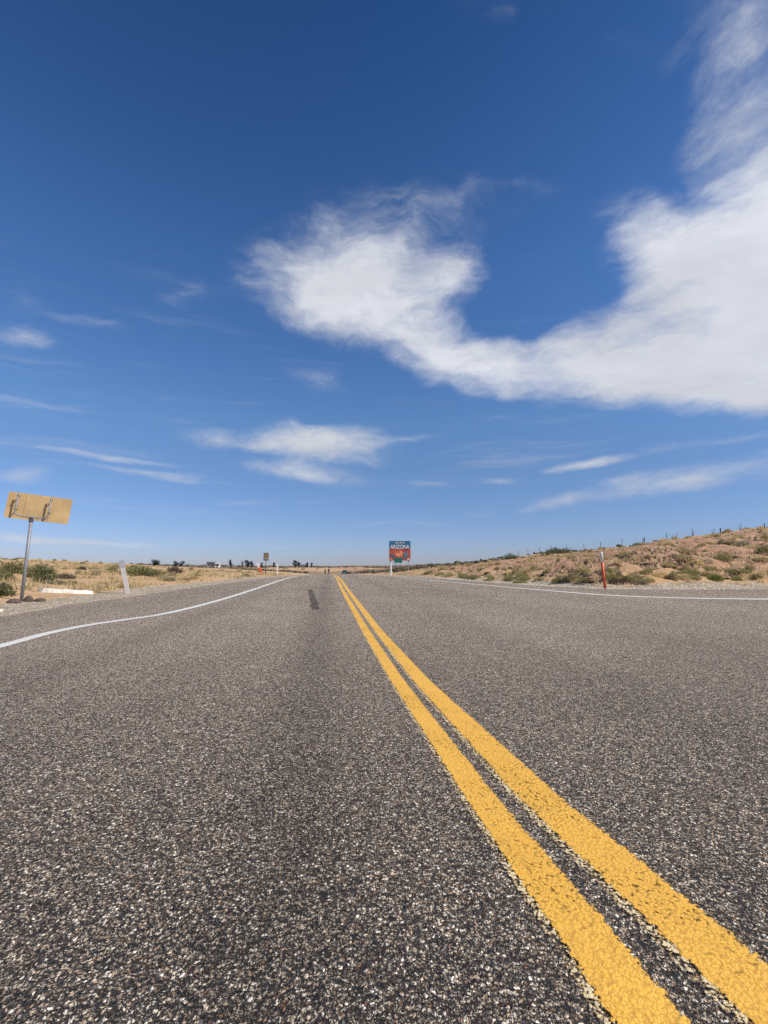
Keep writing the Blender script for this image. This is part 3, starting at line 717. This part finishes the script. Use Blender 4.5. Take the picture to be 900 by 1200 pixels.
tag(link('gravel', gravel(22000, polar(12.5, 30, 8, 50, 1.3), .02, 1.7, (.014, .06), 9), stone_material('pale_gravel_stones', (.44, .35, .25), (.78, .69, .55))), 'pale loose gravel along the right shoulder', 'gravel', kind='stuff')

# dirt clods on the red bank face
def clods(n, seed):
    rg = random.Random(seed); nr = np.random.default_rng(seed); V = []; Fc = []
    X, Y = polar(15, 46, 12, 49, 1.6)(nr, n); z, e, lf, ins, d = terrain(X, Y)
    for x, y, zz, dd, l_, i_ in zip(X, Y, z, d, lf, ins):
        if i_ or l_ or dd < 1.2 or dd > 22: continue
        stone_geo(rg, V, Fc, (x, y, zz), .03+.26*rg.random()**3.2, .75)
    return mesh_from('dirt_clods', V, Fc)
tag(link('dirt_clods', clods(9000, 12), stone_material('red_dirt', (.27, .15, .085), (.46, .28, .16))), 'crumbled red dirt lumps on the face of the bank', 'dirt', kind='stuff')

# ------------------------------------------------------------------ metals, paints
M_GALV = plain('galvanised_steel', (.23, .24, .25), .55, .25, .15, 20)
M_BACK = plain('weathered_sign_back', (.52, .355, .17), .65, .0, .14, 2.2, .3)
M_RED = plain('red_orange_plastic', (.76, .115, .04), .5, 0, .2, 5)
M_WPL = plain('white_plastic', (.78, .75, .70), .55, 0, .16, 6)
M_GREYPL = plain('pale_grey_plastic', (.50, .46, .43), .55, 0, .1, 12)
M_DARKWOOD = plain('weathered_wood', (.10, .085, .07), .9, 0, .3, 14)
M_BOLT = plain('bolt_steel', (.12, .115, .11), .5, .5)

# ------------------------------------------------------------------ near left sign, seen from behind
s0 = empty('road_sign', (-6.19, 10.23, gz(-6.19, 10.23)), (0, R(1.6), R(16)))
tag(s0, 'tan back of a wide rectangular road sign on a leaning grey pole', 'road sign')
bm = bmesh.new(); add_tube(bm, [(0, 0, -.2), (0, 0, 1.70)], .030, 12); add_tube(bm, [(0, 0, 1.62), (0, 0, 1.72)], .042, 12)
link('pole', bm_mesh('pole', bm, True), M_GALV, s0)
pan = empty('sign_panel', (0, 0, 1.69), (0, R(4.2), 0)); pan.parent = s0
def rounded(w, h, r, n=5):
    P = []
    for cx, cz, a0 in ((w/2-r, h/2-r, 0), (-w/2+r, h/2-r, 90), (-w/2+r, -h/2+r, 180), (w/2-r, -h/2+r, 270)):
        for k in range(n+1): a = R(a0+90*k/n); P.append((cx+r*math.cos(a), cz+r*math.sin(a)))
    return P
bpy.data.objects.remove(pan)
bm = bmesh.new(); add_prism(bm, [(x+.075, z+.225) for x, z in rounded(1.12, .54, .03)], .060, .066)
pm = bm_mesh('panel', bm); panel = link('panel', pm, M_BACK, s0); panel.location = (0, 0, 1.70); panel.rotation_euler = (0, R(4.2), 0)
for x in (-.17, .26):
    bm = bmesh.new(); add_box(bm, (x, .0585, .225), (.006, .003, .52)); o = link('seam', bm_mesh('seam', bm), plain('seam_stain', (.33, .22, .11), .8), s0); o.location = (0, 0, 1.70); o.rotation_euler = (0, R(4.2), 0)
bm = bmesh.new()
U = [(-.285, 0, .50)] + [(-.285, 0, .10)] + [(-.285+.09*(1-math.cos(a)), 0, .10-.09*math.sin(a)) for a in (R(30), R(60), R(90))] + [(0, 0, .01)] + [(.285-.09*(1-math.cos(a)), 0, .10-.09*math.sin(a)) for a in (R(90), R(60), R(30))] + [(.285, 0, .10), (.285, 0, .50)]
add_tube(bm, U, .014, 8)
br = link('bracket', bm_mesh('bracket', bm, True), M_GALV, s0); br.location = (0, -.055, 1.70); br.rotation_euler = (0, R(4.2), 0)
for x in (-.285, .285):
    for z in (.42, .14):
        bm = bmesh.new(); add_tube(bm, [(x, -.03, z), (x, .095, z)], .012, 6)
        bo = link('bolt', bm_mesh('bolt', bm), M_BOLT, br)
# rocks round its foot
def rock(name, x, y, w, d, h, mat, label, cat, seed):
    bm = bmesh.new(); bmesh.ops.create_icosphere(bm, subdivisions=3, radius=1); rg = np.random.default_rng(seed)
    co = np.array([v.co for v in bm.verts]); n = fbm(co[:, 0]*1.3+seed, co[:, 1]*1.3+co[:, 2], 3, seed)
    for v, k in zip(bm.verts, n):
        p = v.co*(1+.28*k); v.co = (p.x*w/2, p.y*d/2, max(p.z, -.35)*h*.75)
    o = link(name, bm_mesh(name, bm, True), mat); o.location = (x, y, gz(x, y)+h*.12)
    o.rotation_euler = (0, 0, seed); return tag(o, label, cat)
M_DROCK = plain('dark_rock', (.10, .078, .06), .9, 0, .35, 14, .2, .02)
M_PROCK = plain('pale_rock', (.66, .62, .54), .85, 0, .15, 10, .2, .01)
rock('rock', -6.15, 9.95, .26, .2, .09, M_DROCK, 'dark rock directly under the leaning sign pole', 'rock', 1)
rock('rock', -6.12, 10.33, .20, .17, .13, M_DROCK, 'darkest rock just right of the sign pole foot', 'rock', 2)
rock('rock', -5.93, 10.4, .24, .17, .09, M_DROCK, 'grey rock farthest right of the sign pole foot', 'rock', 3)
rock('pebble', -5.35, 8.33, .07, .06, .05, M_PROCK, 'small white stone in the gravel at the left edge', 'stone', 4)
# pale flat slab in the sand
bm = bmesh.new(); out_ = [(-.56, .02), (-.44, -.15), (-.22, -.21), (.02, -.17), (.20, -.21), (.40, -.12), (.60, -.03), (.46, .09), (.22, .13), (.03, .21), (-.20, .17), (-.42, .19)]
lo_ = [bm.verts.new((x*1.03, y*1.05, -.06)) for x, y in out_]; hi_ = [bm.verts.new((x*.96, y*.93, .045-.045*x+.014*math.sin(i*2.3))) for i, (x, y) in enumerate(out_)]; mid_ = bm.verts.new((-.05, 0, .058))
for i in range(12):
    j = (i+1) % 12; bm.faces.new((lo_[i], lo_[j], hi_[j], hi_[i])); bm.faces.new((hi_[i], hi_[j], mid_))
bmesh.ops.subdivide_edges(bm, edges=list(bm.edges), cuts=2, use_grid_fill=True)
for v in bm.verts: v.co += Vector((0, 0, .012*float(fbm(np.array([v.co.x*6]), np.array([v.co.y*6]), 3, 44)[0])))
sl = link('pale_slab', bm_mesh('pale_slab', bm, False), plain('pale_stone', (.70, .66, .58), .85, 0, .22, 7, .3, .02)); sl.location = (-6.5, 12.35, gz(-6.5, 12.35)+.02); sl.rotation_euler = (0, R(3), R(24))
tag(sl, 'long flat white slab lying on the sand right of the sign pole', 'slab')

# ------------------------------------------------------------------ marker posts
def flat_post(w, t, h, crown=.03):
    bm = bmesh.new(); add_prism(bm, [(-w/2, -.15), (w/2, -.15), (w/2, h-crown), (w*.28, h), (-w*.28, h), (-w/2, h-crown)], -t/2, t/2)
    bmesh.ops.bevel(bm, geom=list(bm.edges), offset=min(w, t)*.15, segments=1, affect='EDGES'); return bm
rp = empty('marker_post', (8.87, 14.22, gz(8.87, 14.22)), (R(2), R(-8.5), R(25))); tag(rp, 'red and white round marker post standing on the right shoulder', 'marker post')
bm = bmesh.new(); add_tube(bm, [(0, 0, -.15), (0, 0, .88)], .040, 14); link('shaft', bm_mesh('shaft', bm, True), M_RED, rp)
bm = bmesh.new(); add_tube(bm, [(0, 0, .88), (0, 0, 1.17), (0, 0, 1.19)], [.047, .047, .038], 14); link('white_top', bm_mesh('white_top', bm, True), M_WPL, rp)
gp = empty('delineator_post', (-5.25, 12.91, gz(-5.25, 12.91)), (R(4), R(-13), R(20))); tag(gp, 'wide pale grey flexible post leaning left beside the left shoulder', 'marker post')
link('shaft', bm_mesh('shaft', flat_post(.115, .03, .74), False), M_GREYPL, gp)
bm = bmesh.new(); add_prism(bm, rounded(.13, .19, .02), -.02, .02); o = link('cap', bm_mesh('cap', bm), plain('dull_grey_reflector', (.33, .33, .37), .5), gp); o.location = (0, 0, .80)
wp = empty('delineator_post', (-5.23, 47.24, gz(-5.23, 47.24)), (0, R(-1), 0)); tag(wp, 'white post at the far end of the left shoulder', 'marker post')
link('shaft', bm_mesh('shaft', flat_post(.11, .04, 1.1)), M_WPL, wp)
wq = empty('delineator_post', (5.9, 39.57, gz(5.9, 39.57)), (0, R(-.5), 0)); tag(wq, 'white post in front of the large state welcome sign', 'marker post')
wq.location = (5.2, 39.6, gz(5.2, 39.6))
link('shaft', bm_mesh('shaft', flat_post(.11, .04, 1.15)), M_WPL, wq)
lp = empty('marker_post', (-8.0, 56.1, gz(-8.0, 56.1)), (R(8), R(-27), 0)); tag(lp, 'red and white post leaning over beside the small brown sign', 'marker post')
link('shaft', bm_mesh('shaft', flat_post(.26, .06, .85)), M_RED, lp)
o = link('white_top', bm_mesh('white_top', flat_post(.24, .07, .40)), M_WPL, lp); o.location = (0, 0, .9)
# small brown sign
bs = empty('road_sign', (-6.39, 47.2, gz(-6.39, 47.2)), (0, R(.6), R(4))); tag(bs, 'small dark brown upright sign on a thin dark pole by the left shoulder', 'road sign')
M_BRN = plain('brown_sign_paint', (.125, .082, .055), .6, 0, .2, 6)
bm = bmesh.new(); add_tube(bm, [(0, 0, -.2), (0, 0, 1.5)], .04, 8); link('pole', bm_mesh('pole', bm, True), M_BOLT, bs)
bm = bmesh.new(); add_prism(bm, rounded(.50, .60, .04), -.06, -.04); o = link('panel', bm_mesh('panel', bm), M_BRN, bs); o.location = (0, 0, 1.82)
bm = bmesh.new(); add_prism(bm, rounded(.40, .44, .03), -.068, -.062); o = link('inner_panel', bm_mesh('inner_panel', bm), plain('tan_sign_paint', (.19, .125, .075), .6), bs); o.location = (0, 0, 1.84)
bm = bmesh.new(); add_prism(bm, rounded(.46, .05, .01), -.068, -.062); o = link('pale_strip', bm_mesh('pale_strip', bm), plain('pale_sign_strip', (.45, .36, .27), .6), bs); o.location = (0, 0, 1.57)
bm = bmesh.new(); add_prism(bm, rounded(.50, .16, .02), -.06, -.04); o = link('lower_plate', bm_mesh('lower_plate', bm), M_BRN, bs); o.location = (0, 0, 1.43)

# ------------------------------------------------------------------ state welcome sign
WX, WY = 9.83, 65.3
ws = empty('welcome_sign', (WX, WY, gz(WX, WY)), (0, 0, R(-7))); tag(ws, 'large painted state welcome billboard reading ARIZONA on grey posts', 'billboard')
zb = CAM_H + (662-657)/540*66 - gz(WX, WY)       # lower edge of the panel above the ground at its foot
PW, PH = 3.05, 2.80
def wpart(name, poly, y0, y1, mat, parent=ws):
    bm = bmesh.new(); add_prism(bm, poly, y0, y1); return link(name, bm_mesh(name, bm), mat, parent)
def pt(u, v): return (-PW/2+PW*u, zb+PH*v)
M_WBLUE = plain('sign_blue_paint', (.03, .15, .27), .5, 0, .15, 1.5)
M_WRED = plain('sign_red_paint', (.48, .095, .06), .55, 0, .35, 3)
M_WORG = plain('sign_orange_paint', (.78, .26, .12), .55, 0, .25, 3)
M_WGREY = plain('sign_grey_paint', (.13, .13, .125), .55, 0, .3, 3)
M_WDK = plain('sign_dark_paint', (.10, .03, .028), .55, 0, .2, 3)
M_WPALE = plain('sign_pale_paint', (.80, .50, .34), .55, 0, .2, 3)
wpart('panel', [pt(0, 0), pt(1, 0), pt(1, 1), pt(0, 1)], 0, .06, M_WRED)
wpart('sky_picture', [pt(0, .60), pt(1, .60), pt(1, 1), pt(0, 1)], -.010, -.002, M_WBLUE)
wpart('cliff_picture', [pt(.01, .36), pt(.10, .50), pt(.22, .60), pt(.40, .53), pt(.55, .58), pt(.72, .60), pt(.86, .50), pt(.99, .62), pt(.99, .30), pt(.01, .22)], -.016, -.012, M_WRED)
wpart('gorge_picture', [pt(.02, .33), pt(.12, .36), pt(.24, .28), pt(.36, .15), pt(.62, .15), pt(.74, .22), pt(.96, .18), pt(.90, .08), pt(.20, .08), pt(.08, .18)], -.022, -.018, M_WGREY)
wpart('butte_picture', [pt(.27, .33), pt(.34, .46), pt(.44, .52), pt(.58, .50), pt(.66, .36), pt(.60, .22), pt(.46, .16), pt(.34, .22)], -.028, -.024, M_WORG)
wpart('shaded_cliff_picture', [pt(.66, .26), pt(.67, .40), pt(.74, .47), pt(.84, .44), pt(.87, .30), pt(.82, .20), pt(.72, .18)], -.028, -.024, plain('sign_slate_paint', (.14, .19, .22), .55, 0, .2, 3))
wpart('shadow_picture', [pt(.38, .44), pt(.44, .50), pt(.50, .43), pt(.44, .40)], -.034, -.030, M_WDK)
wpart('shadow_picture', [pt(.70, .53), pt(.80, .575), pt(.86, .52), pt(.78, .49)], -.034, -.030, M_WDK)
wpart('light_rock_picture', [pt(.02, .03), pt(.05, .10), pt(.14, .11), pt(.17, .03)], -.034, -.030, M_WORG)
wpart('light_rock_picture', [pt(.82, .03), pt(.85, .12), pt(.95, .13), pt(.98, .03)], -.034, -.030, M_WPALE)
def lettering(txt, size, u, v, width, mat, parent, y=-.03, bold=.02):
    cu = bpy.data.curves.new('lettering', 'FONT'); cu.body = txt; cu.size = size; cu.align_x = 'CENTER'; cu.extrude = .004; cu.offset = bold
    tmp = bpy.data.objects.new('tmp', cu); COL.objects.link(tmp)
    dg = bpy.context.evaluated_depsgraph_get(); me = bpy.data.meshes.new_from_object(tmp.evaluated_get(dg)); bpy.data.objects.remove(tmp)
    co = np.zeros(len(me.vertices)*3); me.vertices.foreach_get('co', co); co = co.reshape(-1, 3); w = co[:, 0].max()-co[:, 0].min(); mid = (co[:, 0].max()+co[:, 0].min())/2
    co2 = np.stack([(co[:, 0]-mid)*width/w, -co[:, 2], co[:, 1]], 1); me.vertices.foreach_set('co', co2.ravel()); me.update()
    o = link('lettering', me, mat, parent); o.location = (*[pt(u, v)[0]], y, pt(u, v)[1]); return o
lettering('ARIZONA', .80, .5, .60, PW*.90, M_WPL, ws, -.04, .014)
lettering('WELCOME TO', .30, .5, .87, PW*.46, M_WPL, ws, -.03, .006)
for x in (-PW/2+.17, PW/2-.32):
    bm = bmesh.new(); add_box(bm, (x, .14, (zb+PH*.9)/2-.3), (.11, .11, zb+PH*.9+.6)); link('post', bm_mesh('post', bm), plain('grey_post_paint', (.36, .33, .34), .7), ws)
bm = bmesh.new()
for v in (.2, .5, .8): add_box(bm, (0, .078, zb+PH*v), (PW*.95, .03, .09))
link('back_rail', bm_mesh('back_rail', bm), M_GALV, ws)
# small green sign in front of it
gx_, gy_ = 9.01, 61.4
gs = empty('road_sign', (gx_, gy_, gz(gx_, gy_)), (0, 0, R(-7))); tag(gs, 'small green sign on two thin posts under the welcome billboard', 'road sign')
zg = CAM_H+(662-657)/540*62-gz(gx_, gy_)
M_GREEN = plain('green_sign_paint', (.012, .15, .11), .5, 0, .08, 3)
bm = bmesh.new(); add_prism(bm, [(x, z+zg) for x, z in rounded(1.08, .56, .08)], 0, .01); link('panel', bm_mesh('panel', bm), M_GREEN, gs)
for x in (-.33, .27):
    bm = bmesh.new(); add_box(bm, (x, .035, zg/2-.1), (.06, .045, zg+.6)); link('post', bm_mesh('post', bm), M_BOLT, gs)

# ------------------------------------------------------------------ wire fence on the bank
fx = 48
FY = [120.2, 114.3, 108.4, 102.1, 95.9, 89.6, 83.5, 77.7, 71.7, 65.8, 60.9, 56.4, 52.1, 48.6, 45.9, 42.6, 39.5]
fe = empty('wire_fence', (fx, 80, gz(fx, 80))); tag(fe, 'wire fence with thin dark posts along the top of the right bank', 'fence')
zb0 = gz(fx, 80); tops = []
M_POST = plain('dark_fence_post', (.045, .036, .03), .85)
for i, y in enumerate(FY):
    x = fx+RG.uniform(-.25, .25); z = gz(x, y); h = RG.uniform(1.25, 1.75) if y < 80 else RG.uniform(1.3, 1.55)
    tx_ = RG.uniform(-.10, .10); th = .085 if i in (9, 12) else .05
    bm = bmesh.new(); add_tube(bm, [(x-fx, y-80, z-zb0-.2), (x-fx+tx_, y-80, z-zb0+h)], [th, th*.8], 6); link('post', bm_mesh('post', bm), M_POST, fe)
    tops.append((x-fx, y-80, z-zb0))
for hgt in (.45, .8, 1.15):
    bm = bmesh.new()
    for a, b_ in zip(tops[:-1], tops[1:]):
        m_ = [(a[k]+b_[k])/2 for k in range(3)]
        add_tube(bm, [(a[0], a[1], a[2]+hgt), (m_[0], m_[1], m_[2]+hgt-.04), (b_[0], b_[1], b_[2]+hgt)], .006, 4)
    link('wire', bm_mesh('wire', bm), M_BOLT, fe)
# tall dry stalks standing among the fence posts
stalk = None
for y in (63.3, 59.2, 58.0, 55.0, 47.2, 50.4):
    x = fx-1.5+RG.uniform(-1, 1); bm = bmesh.new(); h = RG.uniform(1.3, 1.9)
    rg = random.Random(int(y*10))
    for k in range(5):
        a = rg.uniform(0, 6.28); add_tube(bm, [(0, 0, 0), (.08*math.cos(a), .08*math.sin(a), h*.5), (.2*math.cos(a), .2*math.sin(a), h*rg.uniform(.7, 1))], [.02, .016, .008], 5)
    o = link('dry_stalk', bm_mesh('dry_stalk', bm), MP['dead']); o.location = (x, y, gz(x, y)); tag(o, 'tall dry weed stalks on the bank beside the wire fence', 'weed', 'dry stalks beside the fence')

# ------------------------------------------------------------------ trees and houses on the left skyline
def clump_crown(seed, w, h, z0, n=420, cone=0.):
    rg = random.Random(seed); V = []; Fc = []
    cl = [(Vector((rg.gauss(0, .18)*w*(1-cone*.5), rg.gauss(0, .18)*w, z0+h*(.12+.8*(i+.5)/11))), rg.uniform(.22, .34)*w*(1-cone*((i+.5)/11))) for i in range(11)]
    for i in range(n):
        c, r = rg.choice(cl); d = Vector((rg.gauss(0, 1), rg.gauss(0, 1), rg.gauss(0, .8))).normalized(); p = c+d*r*rg.random()**.35
        s = Vector((rg.gauss(0, 1), rg.gauss(0, 1), rg.gauss(0, 1))).normalized(); u = s.cross(d).normalized(); L = .085*max(w, h)*rg.uniform(.5, 1)*.8
        q = len(V); V += [p-s*L*.5, p+u*L*.5, p+s*L*.5, p-u*L*.5]; Fc.append((q, q+1, q+2, q+3))
    return mesh_from('crown', V, Fc)
M_JUN = plant_material('juniper_foliage', (.012, .018, .010), (.030, .040, .022))
def tree(x, y, w, h, label, seed, cone=0., name='juniper_tree', group=None):
    r = empty(name, (x, y, gz(x, y))); tag(r, label, 'tree', group)
    link('crown', clump_crown(seed, w, h*.86, h*.14, 1700, cone), M_JUN, r)
    bm = bmesh.new(); add_tube(bm, [(0, 0, -.2), (.05*w, 0, h*.2), (0, .04*w, h*.45)], [.07*w, .055*w, .03*w], 7)
    for a in (.4, 2.4, 4.4): add_tube(bm, [(.03*w, 0, h*.25), (.25*w*math.cos(a), .25*w*math.sin(a), h*.5)], [.035*w, .015*w], 5)
    link('trunk', bm_mesh('trunk', bm, True), MP['bark'], r); return r
tree(-64.3, 309.4, 2.0, 5.4, 'lone round dark tree on the left skyline right of the white house', 1)
tree(-56.6, 308.5, 1.5, 5.0, 'slim dark tree beside the big clump on the left skyline', 2, .5)
tree(-53.3, 308.2, 3.6, 5.2, 'big bushy dark tree left of the small brown sign', 3)
tree(-50.6, 307.9, 2.4, 4.5, 'lower dark tree touching the big bushy tree left of the brown sign', 4)
tree(-44.5, 309, 1.6, 3.9, 'small dark tree just behind the leaning red and white post', 5)
tree(-37.4, 316.4, 1.7, 4.0, 'small dark tree between the brown sign and the white post', 6)
tree(-24.9, 335.0, 4.2, 5.5, 'largest dark tree on the skyline right of the far white post', 7)
tree(-22.2, 335.5, 2.3, 4.3, 'low dark tree against the right side of the largest skyline tree', 8)
tree(-16.3, 334.1, 2.2, 4.2, 'dark tree just right of the low grey roof on the skyline', 9)
tree(-13.3, 333.7, 1.7, 4.0, 'last small dark tree on the skyline before the road', 10)
tree(-92.7, 292.6, 3.0, 4.0, 'left one of two small dark trees above the reddish brown bush', 11)
tree(-89.4, 292.2, 2.8, 4.1, 'right one of two small dark trees above the reddish brown bush', 12)
tree(-105.3, 294.1, 5.5, 4.1, 'low wide dark tree mound on the far left skyline', 13)
def house(x, y, w, d, h, roof, wallc, roofc, label, rz=0, name='house'):
    r = empty(name, (x, y, gz(x, y)), (0, 0, R(rz))); tag(r, label, 'house')
    bm = bmesh.new(); add_box(bm, (0, 0, h/2-.2), (w, d, h+.4)); link('wall', bm_mesh('wall', bm), plain('house_wall', wallc, .8), r)
    bm = bmesh.new(); e = .35
    vs = [bm.verts.new(p) for p in [(-w/2-e, -d/2-e, h), (w/2+e, -d/2-e, h), (w/2+e, d/2+e, h), (-w/2-e, d/2+e, h), (-w/2-e, 0, h+roof), (w/2+e, 0, h+roof)]]
    for f in ((0, 1, 5, 4), (2, 3, 4, 5), (0, 4, 3), (1, 2, 5), (3, 2, 1, 0)): bm.faces.new([vs[i] for i in f])
    link('roof', bm_mesh('roof', bm), plain('house_roof', roofc, .8), r)
    for k in (-.28, .22):
        bm = bmesh.new(); add_box(bm, (w*k, -d/2-.02, h*.55), (.9, .06, .9)); link('window', bm_mesh('window', bm), plain('dark_window', (.03, .035, .045), .2), r)
    bm = bmesh.new(); add_box(bm, (0, -d/2-.02, 1.0), (.9, .06, 2.0)); link('door', bm_mesh('door', bm), plain('house_door', (.15, .10, .07), .6), r)
house(-76.6, 310.8, 4.6, 5, 2.6, .9, (.30, .27, .25), (.10, .085, .085), 'low grey house with a dark roof on the left skyline', 6)
house(-72.4, 310.2, 3.0, 4, 2.5, .5, (.80, .78, .72), (.62, .60, .56), 'small white house next to the grey house on the skyline', 6)
house(-19.2, 345, 5.0, 5, 2.0, .75, (.30, .28, .29), (.17, .16, .18), 'low grey roofed house between the dark trees near the road end', 3)

# ------------------------------------------------------------------ two people far down the left lane
def person(x, y, h, top, pants, label, lean, seed, hat):
    r = empty('person', (x, y, float(road_z(y))), (0, 0, R(seed*40))); tag(r, label, 'person', 'people on the far road')
    k = h/1.75
    J = [(0, 0, .95, .15), (0, .01, 1.18, .145), (0, 0, 1.40, .15), (0, 0, 1.50, .06), (0, -.01, 1.57, .065), (0, -.01, 1.66, .105), (0, 0, 1.745, .075),
         (-.19, 0, 1.40, .065), (-.25, .02, 1.13, .05), (-.24, -.06, .88, .04), (-.24, -.08, .80, .04), (.19, 0, 1.40, .065), (.25, .02, 1.13, .05), (.24, -.04, .88, .04), (.24, -.06, .80, .04),
         (-.10, 0, .88, .105), (-.11, lean, .48, .075), (-.12, -.02, .08, .055), (-.12, -.16, .04, .045), (.10, 0, .88, .105), (.11, -lean, .48, .075), (.12, .04, .08, .055), (.12, -.10, .04, .045)]
    E_ = [(0, 1), (1, 2), (2, 3), (3, 4), (4, 5), (5, 6), (2, 7), (7, 8), (8, 9), (9, 10), (2, 11), (11, 12), (12, 13), (13, 14), (0, 15), (15, 16), (16, 17), (17, 18), (0, 19), (19, 20), (20, 21), (21, 22)]
    me = bpy.data.meshes.new('body'); me.from_pydata([(a*k, b_*k, c*k) for a, b_, c, _ in J], E_, [])
    tmp = bpy.data.objects.new('tmp', me); COL.objects.link(tmp)
    sk = tmp.modifiers.new('skin', 'SKIN')
    for v, j in zip(me.skin_vertices[0].data, J): v.radius = (j[3]*k, j[3]*k*.85)
    me.skin_vertices[0].data[0].use_root = True
    sb = tmp.modifiers.new('sub', 'SUBSURF'); sb.levels = 1; sb.render_levels = 1
    dg = bpy.context.evaluated_depsgraph_get(); dg.update(); body = bpy.data.meshes.new_from_object(tmp.evaluated_get(dg)); bpy.data.objects.remove(tmp)
    body.materials.clear()
    for m_ in (top, pants, M_SKIN, M_BOLT): body.materials.append(m_)
    for p in body.polygons:
        z = p.center.z/k; x_ = abs(p.center.x)/k
        p.material_index = 2 if z > 1.53 or (x_ > .2 and z < .9 and z > .7) else (0 if z > .95 else (1 if z > .1 else 3)); p.use_smooth = True
    link_ = bpy.data.objects.new('body', body); COL.objects.link(link_); link_.parent = r
    bm = bmesh.new(); bmesh.ops.create_uvsphere(bm, u_segments=14, v_segments=9, radius=.12*k)
    for v in bm.verts: v.co = (v.co.x, v.co.y*1.08+.012, max(v.co.z, -.01)*1.0+1.69*k)
    link(hat, bm_mesh(hat, bm, True), plain('dark_'+hat, (.05, .06, .09), .7), r)
M_SKIN = plain('skin', (.42, .25, .17), .6)
person(-1.53, 141.7, 1.72, plain('dark_red_cloth', (.06, .03, .03), .9), plain('dark_brown_cloth', (.035, .02, .02), .9), 'person in dark brown clothes standing on the far left lane', .06, 1, 'hair')
person(-.45, 140.3, 1.95, plain('slate_cloth', (.10, .11, .13), .9), plain('grey_cloth', (.075, .06, .06), .9), 'taller person in grey clothes nearest the yellow line far away', .05, -1, 'cap')

# ------------------------------------------------------------------ teal car far away
cx, cy = 5.0, 165.0
cr = empty('parked_car', (cx, cy, float(road_z(cy)))); tag(cr, 'tiny teal car with a pale roof far down the right lane', 'car')
M_TEAL = plain('teal_car_paint', (.015, .13, .16), .3); M_GLASS = plain('car_glass', (.02, .025, .03), .1); M_TYRE = plain('tyre_rubber', (.02, .02, .02), .9)
def xsec(bm, prof, w, taper=1.0):
    a = [bm.verts.new((-w/2*(taper if z > 1 else 1), y, z)) for y, z in prof]; b_ = [bm.verts.new((w/2*(taper if z > 1 else 1), y, z)) for y, z in prof]
    n = len(prof); bm.faces.new(a); bm.faces.new(b_[::-1])
    for i in range(n): bm.faces.new((a[i], b_[i], b_[(i+1) % n], a[(i+1) % n]))
bm = bmesh.new(); xsec(bm, [(-2.2, .35), (-2.25, .75), (-2.1, .95), (1.0, .98), (2.1, .80), (2.2, .4)], 1.78); bmesh.ops.bevel(bm, geom=list(bm.edges), offset=.06, segments=2, affect='EDGES'); link('body', bm_mesh('body', bm), M_TEAL, cr)
bm = bmesh.new(); xsec(bm, [(-2.0, .96), (-1.5, 1.44), (-.1, 1.46), (.85, .96)], 1.62, .86); link('cabin_glass', bm_mesh('cabin_glass', bm), M_GLASS, cr)
bm = bmesh.new(); add_box(bm, (0, -.8, 1.475), (1.36, 1.5, .05), None, .02); link('roof', bm_mesh('roof', bm), plain('pale_car_roof', (.62, .64, .66), .3), cr)
for x in (-.80, .80):
    for y in (-1.35, 1.35):
        bm = bmesh.new(); add_tube(bm, [(x-.1, y, .32), (x+.1, y, .32)], .32, 16); w_ = link('wheel', bm_mesh('wheel', bm), M_TYRE, cr)
    bm = bmesh.new(); add_box(bm, (x*.85, -2.25, .75), (.28, .05, .16)); link('tail_light', bm_mesh('tail_light', bm), plain('tail_light_red', (.35, .02, .02), .3), cr)
bm = bmesh.new(); add_box(bm, (0, -2.25, .42), (1.7, .12, .18), None, .03); link('bumper', bm_mesh('bumper', bm), M_TYRE, cr)
